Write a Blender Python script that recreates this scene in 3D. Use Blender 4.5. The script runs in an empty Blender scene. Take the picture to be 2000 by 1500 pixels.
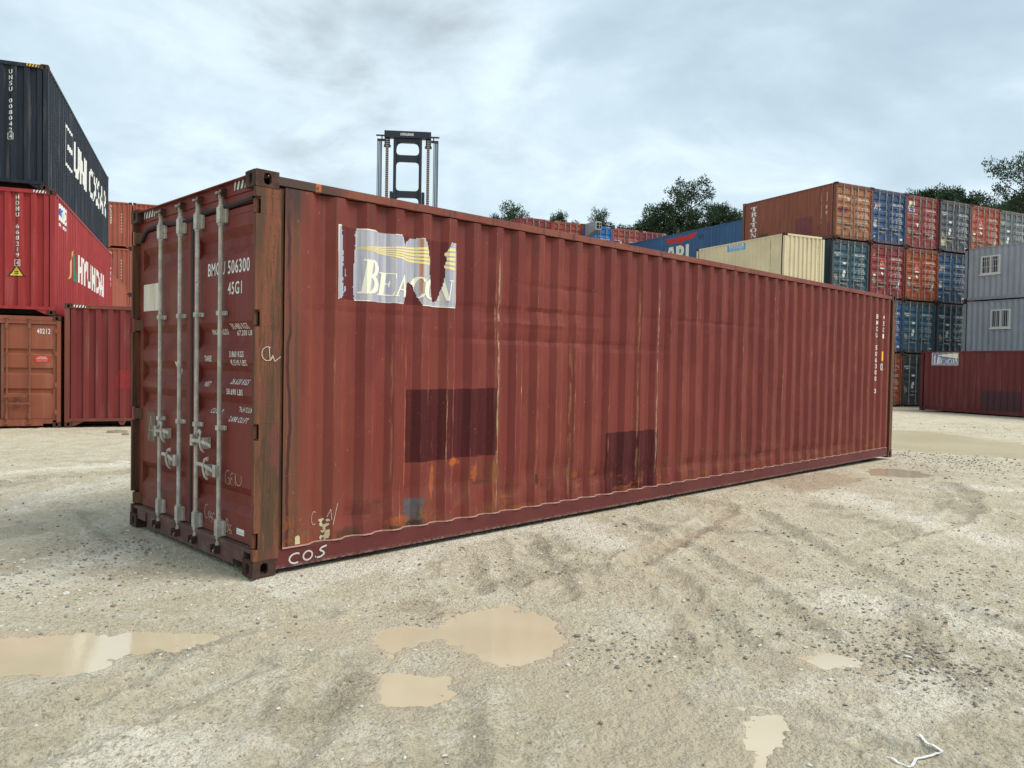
import bpy, bmesh, math, random
import numpy as np
from mathutils import Vector, Matrix, noise as mnoise
sc = bpy.context.scene
COL = sc.collection
R_ = math.radians
# ------------------------------------------------------------------ camera
cd = bpy.data.cameras.new('camera'); cam = bpy.data.objects.new('camera', cd); COL.objects.link(cam)
CP = Vector((-2.5925, -5.2035, 1.5644)); YAW, PIT, ROL = 0.79104, -0.026673, 0.017815
_f = Vector((math.cos(PIT)*math.cos(YAW), math.cos(PIT)*math.sin(YAW), math.sin(PIT)))
_r = Vector((math.sin(YAW), -math.cos(YAW), 0)); _u = _r.cross(_f)
_r2 = _r*math.cos(ROL)+_u*math.sin(ROL); _u2 = -_r*math.sin(ROL)+_u*math.cos(ROL)
cam.matrix_world = Matrix(((_r2.x, _u2.x, -_f.x, CP.x), (_r2.y, _u2.y, -_f.y, CP.y), (_r2.z, _u2.z, -_f.z, CP.z), (0, 0, 0, 1)))
cd.sensor_width = 36; cd.lens = 27.596; cd.clip_start = 0.05; cd.clip_end = 6000
sc.camera = cam
sc.view_settings.view_transform = 'Standard'; sc.view_settings.look = 'None'
sc.view_settings.exposure = 0.66; sc.view_settings.gamma = 1.0
# ------------------------------------------------------------------ node helper
class S:
    """a node socket one can do sums with"""
    nt = None
    def __init__(s, o): s.o = o
    @staticmethod
    def m(op, *a, clamp=False):
        n = S.nt.nodes.new('ShaderNodeMath'); n.operation = op; n.use_clamp = clamp
        for i, v in enumerate(a):
            if isinstance(v, S): S.nt.links.new(v.o, n.inputs[i])
            else: n.inputs[i].default_value = v
        return S(n.outputs[0])
    def __add__(s, b): return S.m('ADD', s, b)
    __radd__ = __add__
    def __sub__(s, b): return S.m('SUBTRACT', s, b)
    def __rsub__(s, b): return S.m('SUBTRACT', b, s)
    def __mul__(s, b): return S.m('MULTIPLY', s, b)
    __rmul__ = __mul__
    def abs(s): return S.m('ABSOLUTE', s)
    def step(s, a, b):   # smooth ramp 0..1 from a to b
        n = S.nt.nodes.new('ShaderNodeMapRange'); n.interpolation_type = 'SMOOTHSTEP'
        S.nt.links.new(s.o, n.inputs[0]); n.inputs[1].default_value = a; n.inputs[2].default_value = b
        return S(n.outputs[0])
def nd(t, **k):
    n = S.nt.nodes.new(t)
    for a, b in k.items(): setattr(n, a, b)
    return n
def noise(vec, scale=5, detail=4, rough=.55, dist=0, color=False):
    n = nd('ShaderNodeTexNoise'); S.nt.links.new(vec.o, n.inputs['Vector'])
    n.inputs['Scale'].default_value = scale; n.inputs['Detail'].default_value = detail
    n.inputs['Roughness'].default_value = rough; n.inputs['Distortion'].default_value = dist
    return S(n.outputs[1 if color else 0])
def voro(vec, scale=5, out=0, feature='F1'):
    n = nd('ShaderNodeTexVoronoi', feature=feature); S.nt.links.new(vec.o, n.inputs['Vector']); n.inputs['Scale'].default_value = scale
    return S(n.outputs[out])
def scl(vec, sx, sy, sz, off=(0, 0, 0)):
    n = nd('ShaderNodeMapping'); S.nt.links.new(vec.o, n.inputs[0]); n.inputs[1].default_value = off; n.inputs[3].default_value = (sx, sy, sz)
    return S(n.outputs[0])
def sep(vec):
    n = nd('ShaderNodeSeparateXYZ'); S.nt.links.new(vec.o, n.inputs[0]); return [S(o) for o in n.outputs]
def comb(x, y, z):
    n = nd('ShaderNodeCombineXYZ')
    for i, v in enumerate((x, y, z)):
        if isinstance(v, S): S.nt.links.new(v.o, n.inputs[i])
        else: n.inputs[i].default_value = v
    return S(n.outputs[0])
def vadd(a, b):
    n = nd('ShaderNodeVectorMath', operation='ADD'); S.nt.links.new(a.o, n.inputs[0]); S.nt.links.new(b.o, n.inputs[1]); return S(n.outputs[0])
def mix(f, a, b, mode='MIX'):
    n = nd('ShaderNodeMix', data_type='RGBA', blend_type=mode)
    for i, v in ((0, f), (6, a), (7, b)):
        if isinstance(v, S): S.nt.links.new(v.o, n.inputs[i])
        elif i == 0: n.inputs[0].default_value = v
        else: n.inputs[i].default_value = (*v, 1)
    return S(n.outputs[2])
MATS = {}
def newmat(name):
    m = bpy.data.materials.new(name); m.use_nodes = True; m.node_tree.nodes.clear(); S.nt = m.node_tree; MATS[name] = m; return m
def finish(base, rough=.5, metal=0, bump=None, bstr=.3, bdist=.01, spec=.5, coat=0, normal=None):
    p = nd('ShaderNodeBsdfPrincipled'); o = nd('ShaderNodeOutputMaterial'); L = S.nt.links
    for k, v in (('Base Color', base), ('Roughness', rough), ('Metallic', metal), ('Specular IOR Level', spec), ('Coat Weight', coat)):
        if isinstance(v, S): L.new(v.o, p.inputs[k])
        elif k == 'Base Color': p.inputs[k].default_value = (*v, 1)
        else: p.inputs[k].default_value = v
    if bump is not None:
        b = nd('ShaderNodeBump'); b.inputs['Strength'].default_value = bstr; b.inputs['Distance'].default_value = bdist
        L.new(bump.o, b.inputs['Height']); L.new(b.outputs[0], p.inputs['Normal'])
    L.new(p.outputs[0], o.inputs[0]); return p
def objco(): return S(nd('ShaderNodeTexCoord').outputs['Object'])
def simple(name, c, rough=.6, metal=0, var=.15, nscale=8, bump=0.0, spec=.4):
    m = newmat(name); v = objco(); n = noise(v, nscale, 5)
    k = n*(2*var)+(1-var); x = comb(k, k, k)
    finish(mix(1.0, c, x, 'MULTIPLY'), rough, metal, noise(v, nscale*6, 3) if bump else None, bump or .1, .004, spec)
    return m
# ------------------------------------------------------------------ sky and sun
SUN_EL, SUN_AZ = 50.0, -54.0          # azimuth of the sun, degrees from +X
w = bpy.data.worlds.new('World'); sc.world = w; w.use_nodes = True; w.node_tree.nodes.clear(); S.nt = w.node_tree
sky = nd('ShaderNodeTexSky', sky_type='NISHITA', sun_disc=False); sky.sun_elevation = R_(SUN_EL); sky.sun_rotation = R_(90-SUN_AZ)
dv = S(nd('ShaderNodeTexCoord').outputs['Generated']); dx, dy, dz = sep(dv)
den = S.m('MAXIMUM', dz, 0.0)+0.22
px_, py_ = S.m('DIVIDE', dx, den), S.m('DIVIDE', dy, den)
pv = comb(px_, py_, dz*0.6)
big = noise(scl(pv, .62, .62, 1, (4.1, 1.7, .3)), 1.0, 7, .5, .35)
med = noise(scl(pv, 1.5, 1.5, 1, (1.3, 7.7, 2.3)), 1.0, 8, .55, .3)
dens = big*.62+med*.38
darkm = dens.step(.495, .60)
lightm = dens.step(.36, .50)
blue = mix(1.0, S(sky.outputs[0]), (.62, .62, .62), 'MULTIPLY')
pale = mix(dz.step(.0, .55), (4.85, 6.0, 6.65), (4.6, 5.7, 6.35))
col = mix(lightm*.35+.6, blue, pale)
wisp = noise(scl(pv, 3.2, 3.2, 1, (9.3, 2.7, 1.3)), 1.0, 8, .6, .5).step(.35, .7)
col = mix(darkm*(wisp*.3+.7), col, (3.0, 3.45, 3.85))
col = mix(dens.step(.44, .50)*(1.0-darkm)*wisp*.5, col, (6.6, 7.5, 8.1))
col = mix(dz.step(-.02, -.12), col, (2.6, 2.5, 2.3))
bg = nd('ShaderNodeBackground'); bg.inputs[1].default_value = 0.096; w.node_tree.links.new(col.o, bg.inputs[0])
wo = nd('ShaderNodeOutputWorld'); w.node_tree.links.new(bg.outputs[0], wo.inputs[0])
sd = bpy.data.lights.new('sun', 'SUN'); sd.energy = 2.3; sd.angle = R_(38); sd.color = (1, .95, .87)
sun = bpy.data.objects.new('sun', sd); COL.objects.link(sun)
tos = Vector((math.cos(R_(SUN_EL))*math.cos(R_(SUN_AZ)), math.cos(R_(SUN_EL))*math.sin(R_(SUN_AZ)), math.sin(R_(SUN_EL))))
sun.rotation_euler = tos.to_track_quat('Z', 'Y').to_euler(); sun.location = tos*60
# ------------------------------------------------------------------ materials
def sminb(a, b): return S.m('MINIMUM', a, b)
def smaxb(a, b): return S.m('MAXIMUM', a, b)
def boxmask(x, z, x0, x1, z0, z1, e=.006):
    return x.step(x0-e, x0+e)*(1.0-x.step(x1-e, x1+e))*z.step(z0-e, z0+e)*(1.0-z.step(z1-e, z1+e))
def paint_bg(name, rust=.5, rough=.5):
    """faded enamel in the object's own colour with grime streaks and rust"""
    m = newmat(name); oi = nd('ShaderNodeObjectInfo'); base = S(oi.outputs['Color']); rnd = S(oi.outputs['Random'])
    v = vadd(objco(), comb(rnd*37.0, rnd*11.0, rnd*5.0))
    st = noise(scl(v, 9, 9, .5), 1, 5, .6); lo = noise(v, .7, 4); hi = noise(v, 14, 6, .6)
    k = lo*.5+st*.45+.52
    c = mix(1.0, base, comb(k, k, k), 'MULTIPLY')
    c = mix(st.step(.52, .8)*.28, c, (.30, .27, .24))
    x, y, z = sep(objco())
    rm = (hi*.55+st*.45).step(.63-.05*rust, .70)*rust
    c = mix(rm, c, (.10, .038, .016))
    finish(c, hi*.25+rough-.05, 0, hi, .12, .003, .25)
    return m
paint_bg('aged_paint'); paint_bg('very_rusty_paint', 1.6, .6)
simple('rusty_frame', (.075, .036, .024), .8, 0, .5, 9, .4)
simple('dark_rubber', (.012, .013, .014), .7, 0, .3, 20)
simple('void_black', (.004, .004, .004), .9)
def bars_mat():
    newmat('galvanised_steel'); v = objco(); n = noise(v, 9, 6, .65); st = noise(scl(v, 30, 30, 2), 1, 6, .7); hi = noise(v, 50, 5, .7)
    c = mix(n.step(.4, .62), (.40, .375, .32), (.56, .53, .465)); c = mix(st.step(.54, .66)*.5, c, (.26, .225, .18)); c = mix((n*.4+hi*.6).step(.58, .64)*.8, c, (.17, .085, .045))
    x, y, z = sep(v); c = mix((1.0-z.step(.06, .22))*n.step(.4, .55)*.7, c, (.20, .14, .10)); c = mix(z.step(2.72, 2.80)*.6*n.step(.35, .5), c, (.18, .09, .06))
    finish(c, .55, .1, hi, .2, .002, .3)
bars_mat()
simple('dull_bar_steel', (.30, .28, .25), .5, .3, .25, 14)
simple('white_paint', (.72, .72, .68), .6, 0, .12, 18)
simple('cream_paint', (.78, .77, .62), .6, 0, .1, 18)
simple('black_paint', (.02, .02, .02), .6)
simple('yellow_paint', (.75, .42, .03), .6)
simple('red_paint', (.55, .03, .02), .5)
simple('bright_green', (.01, .22, .12), .5)
simple('ochre_paint', (.60, .40, .12), .6)
simple('blue_ink', (.03, .09, .35), .5)
simple('sky_blue_paint', (.08, .34, .58), .5)
simple('plastic_white', (.66, .66, .64), .4)
simple('dark_glass', (.02, .025, .03), .08, 0, .1, 3, 0, .8)
simple('grey_primer', (.13, .135, .15), .6, 0, .25, 10)
simple('mast_steel', (.020, .026, .036), .4, 0, .3, 6)
simple('hose_rubber', (.06, .07, .09), .35, 0, .2, 6)
simple('floor_timber', (.03, .025, .02), .9)
simple('hot_yellow', (.7, .5, .04), .5)
simple('tyre_rubber', (.02, .02, .02), .9)
simple('chalk', (.55, .46, .40), .9, 0, .4, 60)
simple('spray_white', (.50, .48, .43), .7, 0, .3, 12)
simple('red_patch', (.24, .022, .022), .5, 0, .3, 10); simple('maroon_patch', (.17, .04, .045), .6, 0, .2, 8); simple('grimy_patch', (.09, .05, .035), .7, 0, .3, 10); simple('old_plate', (.22, .20, .17), .6, 0, .3, 20)
simple('grey_enamel', (.28, .30, .31), .5, 0, .15, 6); simple('sticker_flat', (.17, .18, .34), .5, 0, .15, 12); simple('purple_patch', (.055, .016, .025), .5, 0, .3, 9)
simple('old_label', (.50, .44, .28), .7, 0, .3, 40)
def chain_mat():
    newmat('leaf_chain'); v = objco(); x, y, z = sep(v)
    s = S.m('SINE', z*78.0).step(-.3, .4)
    finish(mix(s, (.045, .035, .03), (.36, .29, .24)), .5, .3)
chain_mat()
def stained(name, a, b, sc_):
    newmat(name); v = objco(); st = noise(scl(v, 1, sc_, .8), 1, 5, .6)
    finish(mix(st.step(.42, .66), a, b), .6)
stained('stained_label', (.66, .62, .54), (.52, .36, .18), 14)
stained('floor_patch', (.13, .085, .05), (.16, .07, .045), 9)
simple('ochre_light', (.80, .66, .28), .5, 0, .12, 14)
def sticker_mat():
    newmat('sticker_base'); v = objco()
    st = noise(scl(v, 22, 1, .8), 1, 4, .6); lo = noise(v, 5, 4)
    c = mix(st.step(.42, .62)*.8, (.35, .355, .45), (.53, .51, .47))
    c = mix(lo.step(.5, .75)*.5, c, (.33, .33, .40))
    x, y, z = sep(v)
    g = S.m('MULTIPLY', 1.0-((x-1.487).abs()).step(.004, .03), z.step(2.02, 2.2))
    c = mix(g*.85, c, (.42, .15, .04))
    c = mix((1.0-((x-1.09).abs()).step(.002, .012))*.4, c, (.28, .2, .14))
    finish(c, .35, 0, None, spec=.4)
sticker_mat()
def hero_common(v, x, y, z, side):
    lo = noise(v, .55, 4, .5); st = noise(scl(v, 7, 7, .28), 1, 6, .6); st2 = noise(scl(v, 26, 26, .5, (3, 3, 3)), 1, 5, .6)
    hi = noise(v, 24, 6, .65); mid = noise(v, 4.5, 6, .62)
    return lo, st, st2, hi, mid
RUST_WRINKLES = [(.81, .20, .13, .06, .9, (.085, .04, .022)), (1.24, .205, .08, .05, .9, (.06, .032, .018)), (1.47, .20, .09, .04, .95, (.05, .03, .018)), (1.88, .69, .09, .045, .9, (.42, .10, .025)), (2.12, .58, .05, .10, .8, (.36, .10, .03)), (2.37, .56, .055, .12, .9, (.20, .085, .03)),
         (2.93, .44, .03, .07, .9, (.06, .022, .015)), (3.5, .44, .06, .03, .9, (.24, .07, .02)), (3.78, .44, .07, .02, .9, (.22, .06, .02)), (2.2, .48, .12, .02, .8, (.09, .035, .02)), (1.1, .42, .06, .015, .7, (.10, .035, .02)), (1.66, .55, .03, .16, .7, (.40, .11, .03)), (1.3, .25, .14, .05, .6, (.33, .09, .03)), (6.1, .38, .09, .02, .7, (.2, .06, .02)), (7.4, .36, .05, .05, .7, (.2, .06, .02)), (5.0, .34, .08, .03, .7, (.12, .04, .02)), (.42, .27, .03, .02, .8, (.12, .09, .05)), (4.3, .22, .2, .03, .6, (.2, .06, .02)), (2.7, .2, .25, .03, .6, (.24, .07, .025)), (8.6, .25, .12, .03, .6, (.2, .06, .02))]
def hero_side():
    newmat('maroon_side_paint'); v = objco(); x, y, z = sep(v)
    lo, st, st2, hi, mid = hero_common(v, x, y, z, 1)
    c = mix(lo.step(.35, .65), (.142, .027, .023), (.172, .035, .027))
    c = mix(st.step(.45, .68)*.55, c, (.185, .044, .031))
    c = mix(st2.step(.5, .72)*.45, c, (.110, .022, .019))
    c = mix((st2*.6+mid*.4).step(.60, .72)*.35, c, (.25, .098, .05))
    # brownish first metre and grime towards the foot
    c = mix((1.0-x.step(.2, 1.1))*st.step(.3, .6)*.55, c, (.19, .062, .034))
    c = mix((1.0-z.step(.17, .9))*mid.step(.40, .66)*.55, c, (.17, .075, .045))
    c = mix((1.0-(x+mid*.05).step(.375, .40))*.8, c, mix(st2.step(.35, .6), (.085, .046, .028), (.14, .060, .036)))
    wob = (noise(scl(v, 1, 1, 2.2, (5, 5, 5)), 1, 3)-.5)*.09
    drip = 1.0-((x+wob-.272).abs()).step(.008, .016)
    c = mix(drip*.9, c, (.055, .018, .016))
    c = mix((1.0-(x+mid*.06).step(.37, .42))*z.step(2.45, 2.72)*.85, c, (.05, .03, .026))
    c = mix(noise(scl(v, 1, 1, .55, (2, 9, 4)), 2.2, 6, .7).step(.48, .62)*.45, c, (.205, .050, .037))
    # unfaded paint where the sticker tore off, and darker touch-up rectangles
    c = mix(boxmask(x, z, .675, 1.865, 2.033, 2.592, .003), c, (.105, .019, .019))
    w1 = mid*.014+(hi-.5)*.012; w2 = (noise(v, 9, 3)-.5)*.02+(hi-.5)*.014
    p1 = boxmask(x+w1, z+w2-x*.004, 1.372, 2.385, .710, 1.322, .004)
    p2 = boxmask(x+w1, z+w2, 4.01, 4.935, .19, .835, .004)
    dk = mix(st2.step(.4, .7), (.060, .009, .010), (.082, .013, .013))
    c = mix(smaxb(p1, p2)*(1.0-(hi*.4+st2*.6).step(.55, .68)*.4), c, dk)
    c = mix(boxmask(x+w1, z+w2, .86, 1.12, .18, .46, .01)*.5, c, (.13, .035, .03))
    c = mix(boxmask(x+w1, z+w2, 1.365, 1.558, .175, .415, .005)*.9, c, mix(mid.step(.4, .6), (.10, .105, .12), (.075, .065, .055)))
    # scraped ridges: ochre, cream and bare grey running down
    for x0, wd, z0, z1, k, colr in ((2.385, .016, .25, 2.6, .9, (.42, .30, .17)), (2.36, .03, .22, .62, .9, (.26, .085, .02)), (1.36, .012, .45, 1.75, .65, (.42, .14, .05)),
                                    (1.20, .012, .5, 1.8, .5, (.30, .17, .08)), (1.66, .012, .35, 1.0, .7, (.42, .13, .04)), (3.42, .02, .2, 1.9, .6, (.34, .19, .09)),
                                    (4.90, .014, .3, 2.5, .8, (.42, .33, .22)), (4.56, .014, .3, 2.5, .6, (.36, .2, .10)), (5.28, .012, .8, 2.6, .5, (.42, .22, .10)),
                                    (2.92, .016, .3, 1.7, .5, (.34, .13, .06)), (5.85, .014, .3, 1.4, .5, (.34, .18, .09)), (6.7, .014, .4, 2.4, .4, (.34, .18, .09)), (8.3, .014, .4, 2.2, .35, (.34, .18, .09)), (9.65, .016, .3, 2.5, .4, (.34, .17, .08))):
        n2 = noise(scl(v, 60, 60, 5, (x0, x0*3, x0)), 1, 6, .7)
        mk = (1.0-((x-x0+(mid-.5)*.02).abs()).step(wd*.3, wd))*z.step(z0-.1, z0+.15)*(1.0-z.step(z1-.3, z1+.1))*n2.step(.44, .56)
        c = mix(mk*k, c, colr)
    # worn edges of the corrugations
    fx = S.m('FRACT', (x-.448)*(1/.28078)); e1 = 1.0-S.m('MINIMUM', fx, 1.0-fx).step(.012, .04); e2 = 1.0-((fx-.744).abs()).step(.012, .04)
    wn = noise(scl(v, 3.7, 3.7, .9, (8, 2, 5)), 1, 5, .6); wf = noise(scl(v, 90, 90, 6, (1, 6, 2)), 1, 5, .7)
    c = mix(smaxb(e1, e2)*wn.step(.42, .62)*wf.step(.42, .60)*.6*x.step(.4, .5), c, (.31, .115, .065))
    c = mix(smaxb(e1, e2)*wn.step(.56, .64)*wf.step(.56, .66)*.8*x.step(.4, .5), c, (.50, .34, .22))
    # rust blooms
    r1 = (hi*.45+mid*.55).step(.625, .69)
    c = mix(r1*.8, c, (.10, .035, .015))
    r2 = (hi*.5+mid*.5+(1.0-z.step(.17, .6))*.08).step(.595, .66)*(1.0-z.step(.2, .85))
    c = mix(r2*.6, c, (.26, .075, .02))
    for sx, sz, rx, rz, k_, cc_ in RUST_WRINKLES:  # rust spots; the darkest ones paint in the dark wrinkles of dents
        dd = S.m('SQRT', S.m('POWER', (x-sx)*(1/rx), 2.0)+S.m('POWER', (z-sz)*(1/rz), 2.0))
        c = mix((1.0-(dd+(hi-.5)*1.6+(st2-.5)*1.2).step(.65, 1.0))*k_, c, cc_)
    fl = noise(scl(v, 70, 70, 22, (7, 1, 4)), 1, 3, .7).step(.70, .73)
    c = mix(fl*.7, c, (.50, .32, .24))
    # dark streaks, stronger towards the top rail
    c = mix(z.step(2.45, 2.80)*st2.step(.46, .66)*.55, c, (.085, .04, .032))
    finish(c, hi*.2+.50, 0, hi, .12, .003, .20)
hero_side()
def hero_door():
    newmat('maroon_door_paint'); v = objco(); x, y, z = sep(v)
    lo, st, st2, hi, mid = hero_common(v, x, y, z, 0)
    c = mix(lo.step(.35, .65), (.165, .025, .020), (.195, .034, .024))
    c = mix(st.step(.45, .68)*.5, c, (.19, .055, .042))
    lft = y.step(-.2, .35)
    c = mix(lft*mid.step(.42, .6)*.75, c, (.185, .062, .034))
    c = mix((1.0-z.step(.2, .55))*mid.step(.38, .6)*.6, c, (.15, .07, .05))
    c = mix((mid*.6+st2*.4).step(.58, .68)*.5, c, (.085, .026, .022))
    c = mix((hi*.5+mid*.5).step(.64, .72)*.7, c, (.12, .045, .02))
    scr = noise(scl(v, 4, 90, 4, (2, 2, 2)), 1, 4, .6)
    c = mix(scr.step(.66, .72)*.25, c, (.35, .24, .22))
    finish(c, hi*.2+.45, 0, hi, .12, .003, .22)
hero_door()
def hero_post():
    newmat('rusty_post_paint'); v = objco(); x, y, z = sep(v)
    st = noise(scl(v, 16, 16, 1.1), 1, 7, .65, .3); st2 = noise(scl(v, 40, 40, 2.5, (4, 4, 4)), 1, 7, .75, .6); hi = noise(v, 60, 6, .75); dk2 = noise(scl(v, 26, 26, 2.0, (6, 1, 9)), 1, 7, .8, .4); mid = noise(scl(v, 6, 6, 2.5), 1, 6, .65)
    c = mix(st.step(.40, .64), (.085, .046, .026), (.190, .066, .034))
    c = mix(mid.step(.5, .66)*.8, c, (.15, .045, .038))
    c = mix(st2.step(.60, .66)*.55, c, (.29, .10, .04))
    c = mix((st*.5+hi*.5).step(.58, .66)*.8, c, (.045, .034, .022))
    c = mix((hi*.6+st2*.4).step(.655, .70)*.8, c, (.42, .20, .06))
    c = mix(dk2.step(.52, .60)*.75, c, (.050, .036, .020))
    c = mix((1.0-z.step(.0, .14))*hi.step(.45, .6), c, (.12, .07, .03))
    finish(c, .75, 0, hi, .45, .006, .25)
hero_post()
def hero_rail():
    newmat('grimy_rail_paint'); v = objco(); x, y, z = sep(v)
    st = noise(scl(v, 9, 9, .6), 1, 6, .65); hi = noise(v, 30, 6, .7); mid = noise(v, 3, 6, .65)
    c = mix(mid.step(.4, .6), (.17, .042, .030), (.20, .062, .036))
    c = mix(st.step(.55, .66)*.7, c, (.05, .028, .024))
    c = mix(hi.step(.62, .70)*.6, c, (.30, .13, .06))
    top = z.step(2.7, 2.75)
    c = mix((1.0-(x+mid*.5).step(.75, 1.05))*top*.9, c, (.052, .034, .028))
    c = mix((1.0-((x-.50).abs()).step(.015, .03))*top*(hi.step(.35, .5)), c, (.42, .12, .03))
    c = mix((1.0-top), c, mix(mid.step(.35, .65), (.095, .019, .019), (.120, .026, .023)))
    c = mix((1.0-z.step(.02, .07))*(1.0-top)*hi.step(.42, .6)*.7, c, (.33, .28, .22))
    finish(c, .6, 0, hi, .25, .004, .3)
hero_rail()
def casting_mat():
    newmat('rusty_casting'); v = objco(); hi = noise(v, 30, 7, .7); mid = noise(v, 7, 5, .6)
    c = mix(mid.step(.4, .62), (.045, .026, .020), (.090, .046, .034)); c = mix(hi.step(.60, .68)*.7, c, (.20, .085, .035))
    finish(c, .85, 0, hi, .5, .006, .25)
casting_mat()
def sill_mat():
    newmat('door_sill_paint'); v = objco(); hi = noise(v, 30, 7, .7); mid = noise(scl(v, 1, 5, 8), 1, 5, .6)
    c = mix(mid.step(.4, .62), (.115, .060, .050), (.145, .070, .058)); c = mix(hi.step(.56, .66)*.6, c, (.06, .04, .03)); c = mix(noise(v, 9, 6).step(.55, .65)*.5, c, (.22, .15, .11))
    finish(c, .7, 0, hi, .3, .004, .3)
sill_mat()
# ------------------------------------------------------------------ mesh builder
class MB:
    def __init__(s): s.v = []; s.f = []; s.m = []
    def face(s, idx, m=0): s.f.append(tuple(idx)); s.m.append(m)
    def pts(s, ps): n = len(s.v); s.v.extend([tuple(p) for p in ps]); return n
    def quad(s, a, b, c, d, m=0): n = s.pts((a, b, c, d)); s.face((n, n+1, n+2, n+3), m)
    def box(s, x0, x1, y0, y1, z0, z1, m=0):
        if x0 > x1: x0, x1 = x1, x0
        if y0 > y1: y0, y1 = y1, y0
        if z0 > z1: z0, z1 = z1, z0
        n = s.pts([(x, y, z) for z in (z0, z1) for y in (y0, y1) for x in (x0, x1)])
        for q in ((0, 2, 3, 1), (4, 5, 7, 6), (0, 1, 5, 4), (2, 6, 7, 3), (0, 4, 6, 2), (1, 3, 7, 5)): s.face([n+i for i in q], m)
    def tube(s, path, rad, n=8, m=0, cap=True):
        P = [Vector(p) for p in path]; R = rad if isinstance(rad, (list, tuple)) else [rad]*len(P); rings = []
        for i, p in enumerate(P):
            t = (P[min(i+1, len(P)-1)]-P[max(i-1, 0)]).normalized()
            a = Vector((0, 0, 1)) if abs(t.z) < .9 else Vector((1, 0, 0)); u = t.cross(a).normalized(); w_ = t.cross(u)
            rings.append(s.pts([p+(u*math.cos(2*math.pi*k/n)+w_*math.sin(2*math.pi*k/n))*R[i] for k in range(n)]))
        for a, b in zip(rings, rings[1:]):
            for k in range(n): s.face((a+k, a+(k+1) % n, b+(k+1) % n, b+k), m)
        if cap: s.face([rings[0]+k for k in range(n)][::-1], m); s.face([rings[-1]+k for k in range(n)], m)
    def prism(s, poly, axis, a, b, m=0):
        def P(p, t): return {'x': (t, p[0], p[1]), 'y': (p[0], t, p[1]), 'z': (p[0], p[1], t)}[axis]
        n = len(poly); i = s.pts([P(p, a) for p in poly]); j = s.pts([P(p, b) for p in poly])
        s.face([i+k for k in range(n)][::-1], m); s.face([j+k for k in range(n)], m)
        for k in range(n): s.face((i+k, i+(k+1) % n, j+(k+1) % n, j+k), m)
    def mesh(s, name, mats, fix=True, smooth=False):
        me = bpy.data.meshes.new(name); me.from_pydata(s.v, [], s.f)
        for k in mats: me.materials.append(MATS[k])
        me.polygons.foreach_set('material_index', s.m)
        if smooth: me.polygons.foreach_set('use_smooth', [True]*len(s.f))
        me.update()
        if fix:
            bm = bmesh.new(); bm.from_mesh(me); bmesh.ops.recalc_face_normals(bm, faces=bm.faces); bm.to_mesh(me); bm.free()
        return me
def link(name, me, parent=None, color=None, **props):
    o = bpy.data.objects.new(name, me); COL.objects.link(o)
    if parent: o.parent = parent
    if color: o.color = (*color, 1)
    for k, v in props.items(): o[k] = v
    return o
def empty(name, loc, rz, label, cat, group=None):
    o = bpy.data.objects.new(name, None); COL.objects.link(o); o.location = loc; o.rotation_euler = (0, 0, rz); o.empty_display_size = .3
    o['label'] = label; o['category'] = cat
    if group: o['group'] = group
    return o
def bevel(o, wd=.004, seg=2):
    b = o.modifiers.new('bevel', 'BEVEL'); b.width = wd; b.segments = seg; b.limit_method = 'ANGLE'; b.angle_limit = R_(40); return o
# ------------------------------------------------------------------ container pieces
W = 2.438
def corr_points(a, b, pitch=.278, flat=.072, slope=.068, depth=.036):
    n = max(1, round((b-a-flat)/pitch)); pitch2 = (b-a-flat)/n; k = pitch2/(2*flat+2*slope); f_, s_ = flat*k, slope*k
    p = [(a, 0.0)]; x = a
    x += flat; p.append((x, 0.0))
    rem = (pitch2-2*s_)/2
    for i in range(n):
        x0 = a+flat+i*pitch2
        p += [(x0+s_, depth), (x0+s_+rem, depth), (x0+2*s_+rem, 0.0), (x0+pitch2, 0.0)]
    return p
def interp(p, x):
    if x <= p[0][0]: return p[0][1]
    lo, hi = 0, len(p)-1
    if x >= p[hi][0]: return p[hi][1]
    while hi-lo > 1:
        m = (lo+hi)//2
        if p[m][0] <= x: lo = m
        else: hi = m
    a, b = p[lo], p[hi]
    return a[1] if b[0] == a[0] else a[1]+(b[1]-a[1])*(x-a[0])/(b[0]-a[0])
SIDE = {}
def side_prof(L):
    if L not in SIDE: SIDE[L] = corr_points(.20, L-.20)
    return SIDE[L]
SIDE['hero'] = [(.233, .0), (.375, .0)]+[(x, d) for x, d in corr_points(.376, 11.96, .279, depth=.044)]
DOORZ = {}
def door_prof(H, hero):
    k = (H, hero)
    if k not in DOORZ:
        if hero: rec = [(.40, .61), (1.10, 1.29), (1.34, 1.53), (1.62, 1.84), (2.34, 2.54)]; s = .065
        else:
            nrec = 5; z0, z1 = .42, H-.42; rec = [(z0+(z1-z0)*(i+.5)/nrec-.11, z0+(z1-z0)*(i+.5)/nrec+.11) for i in range(nrec)]; s = .05
        p = [(.20, 0)]
        D_ = .043 if hero else .036
        for a, b in rec: p += [(a, 0), (a+s, D_), (b-s, D_), (b, 0)]
        p.append((H-.25, 0)); DOORZ[k] = p
    return DOORZ[k]
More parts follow.
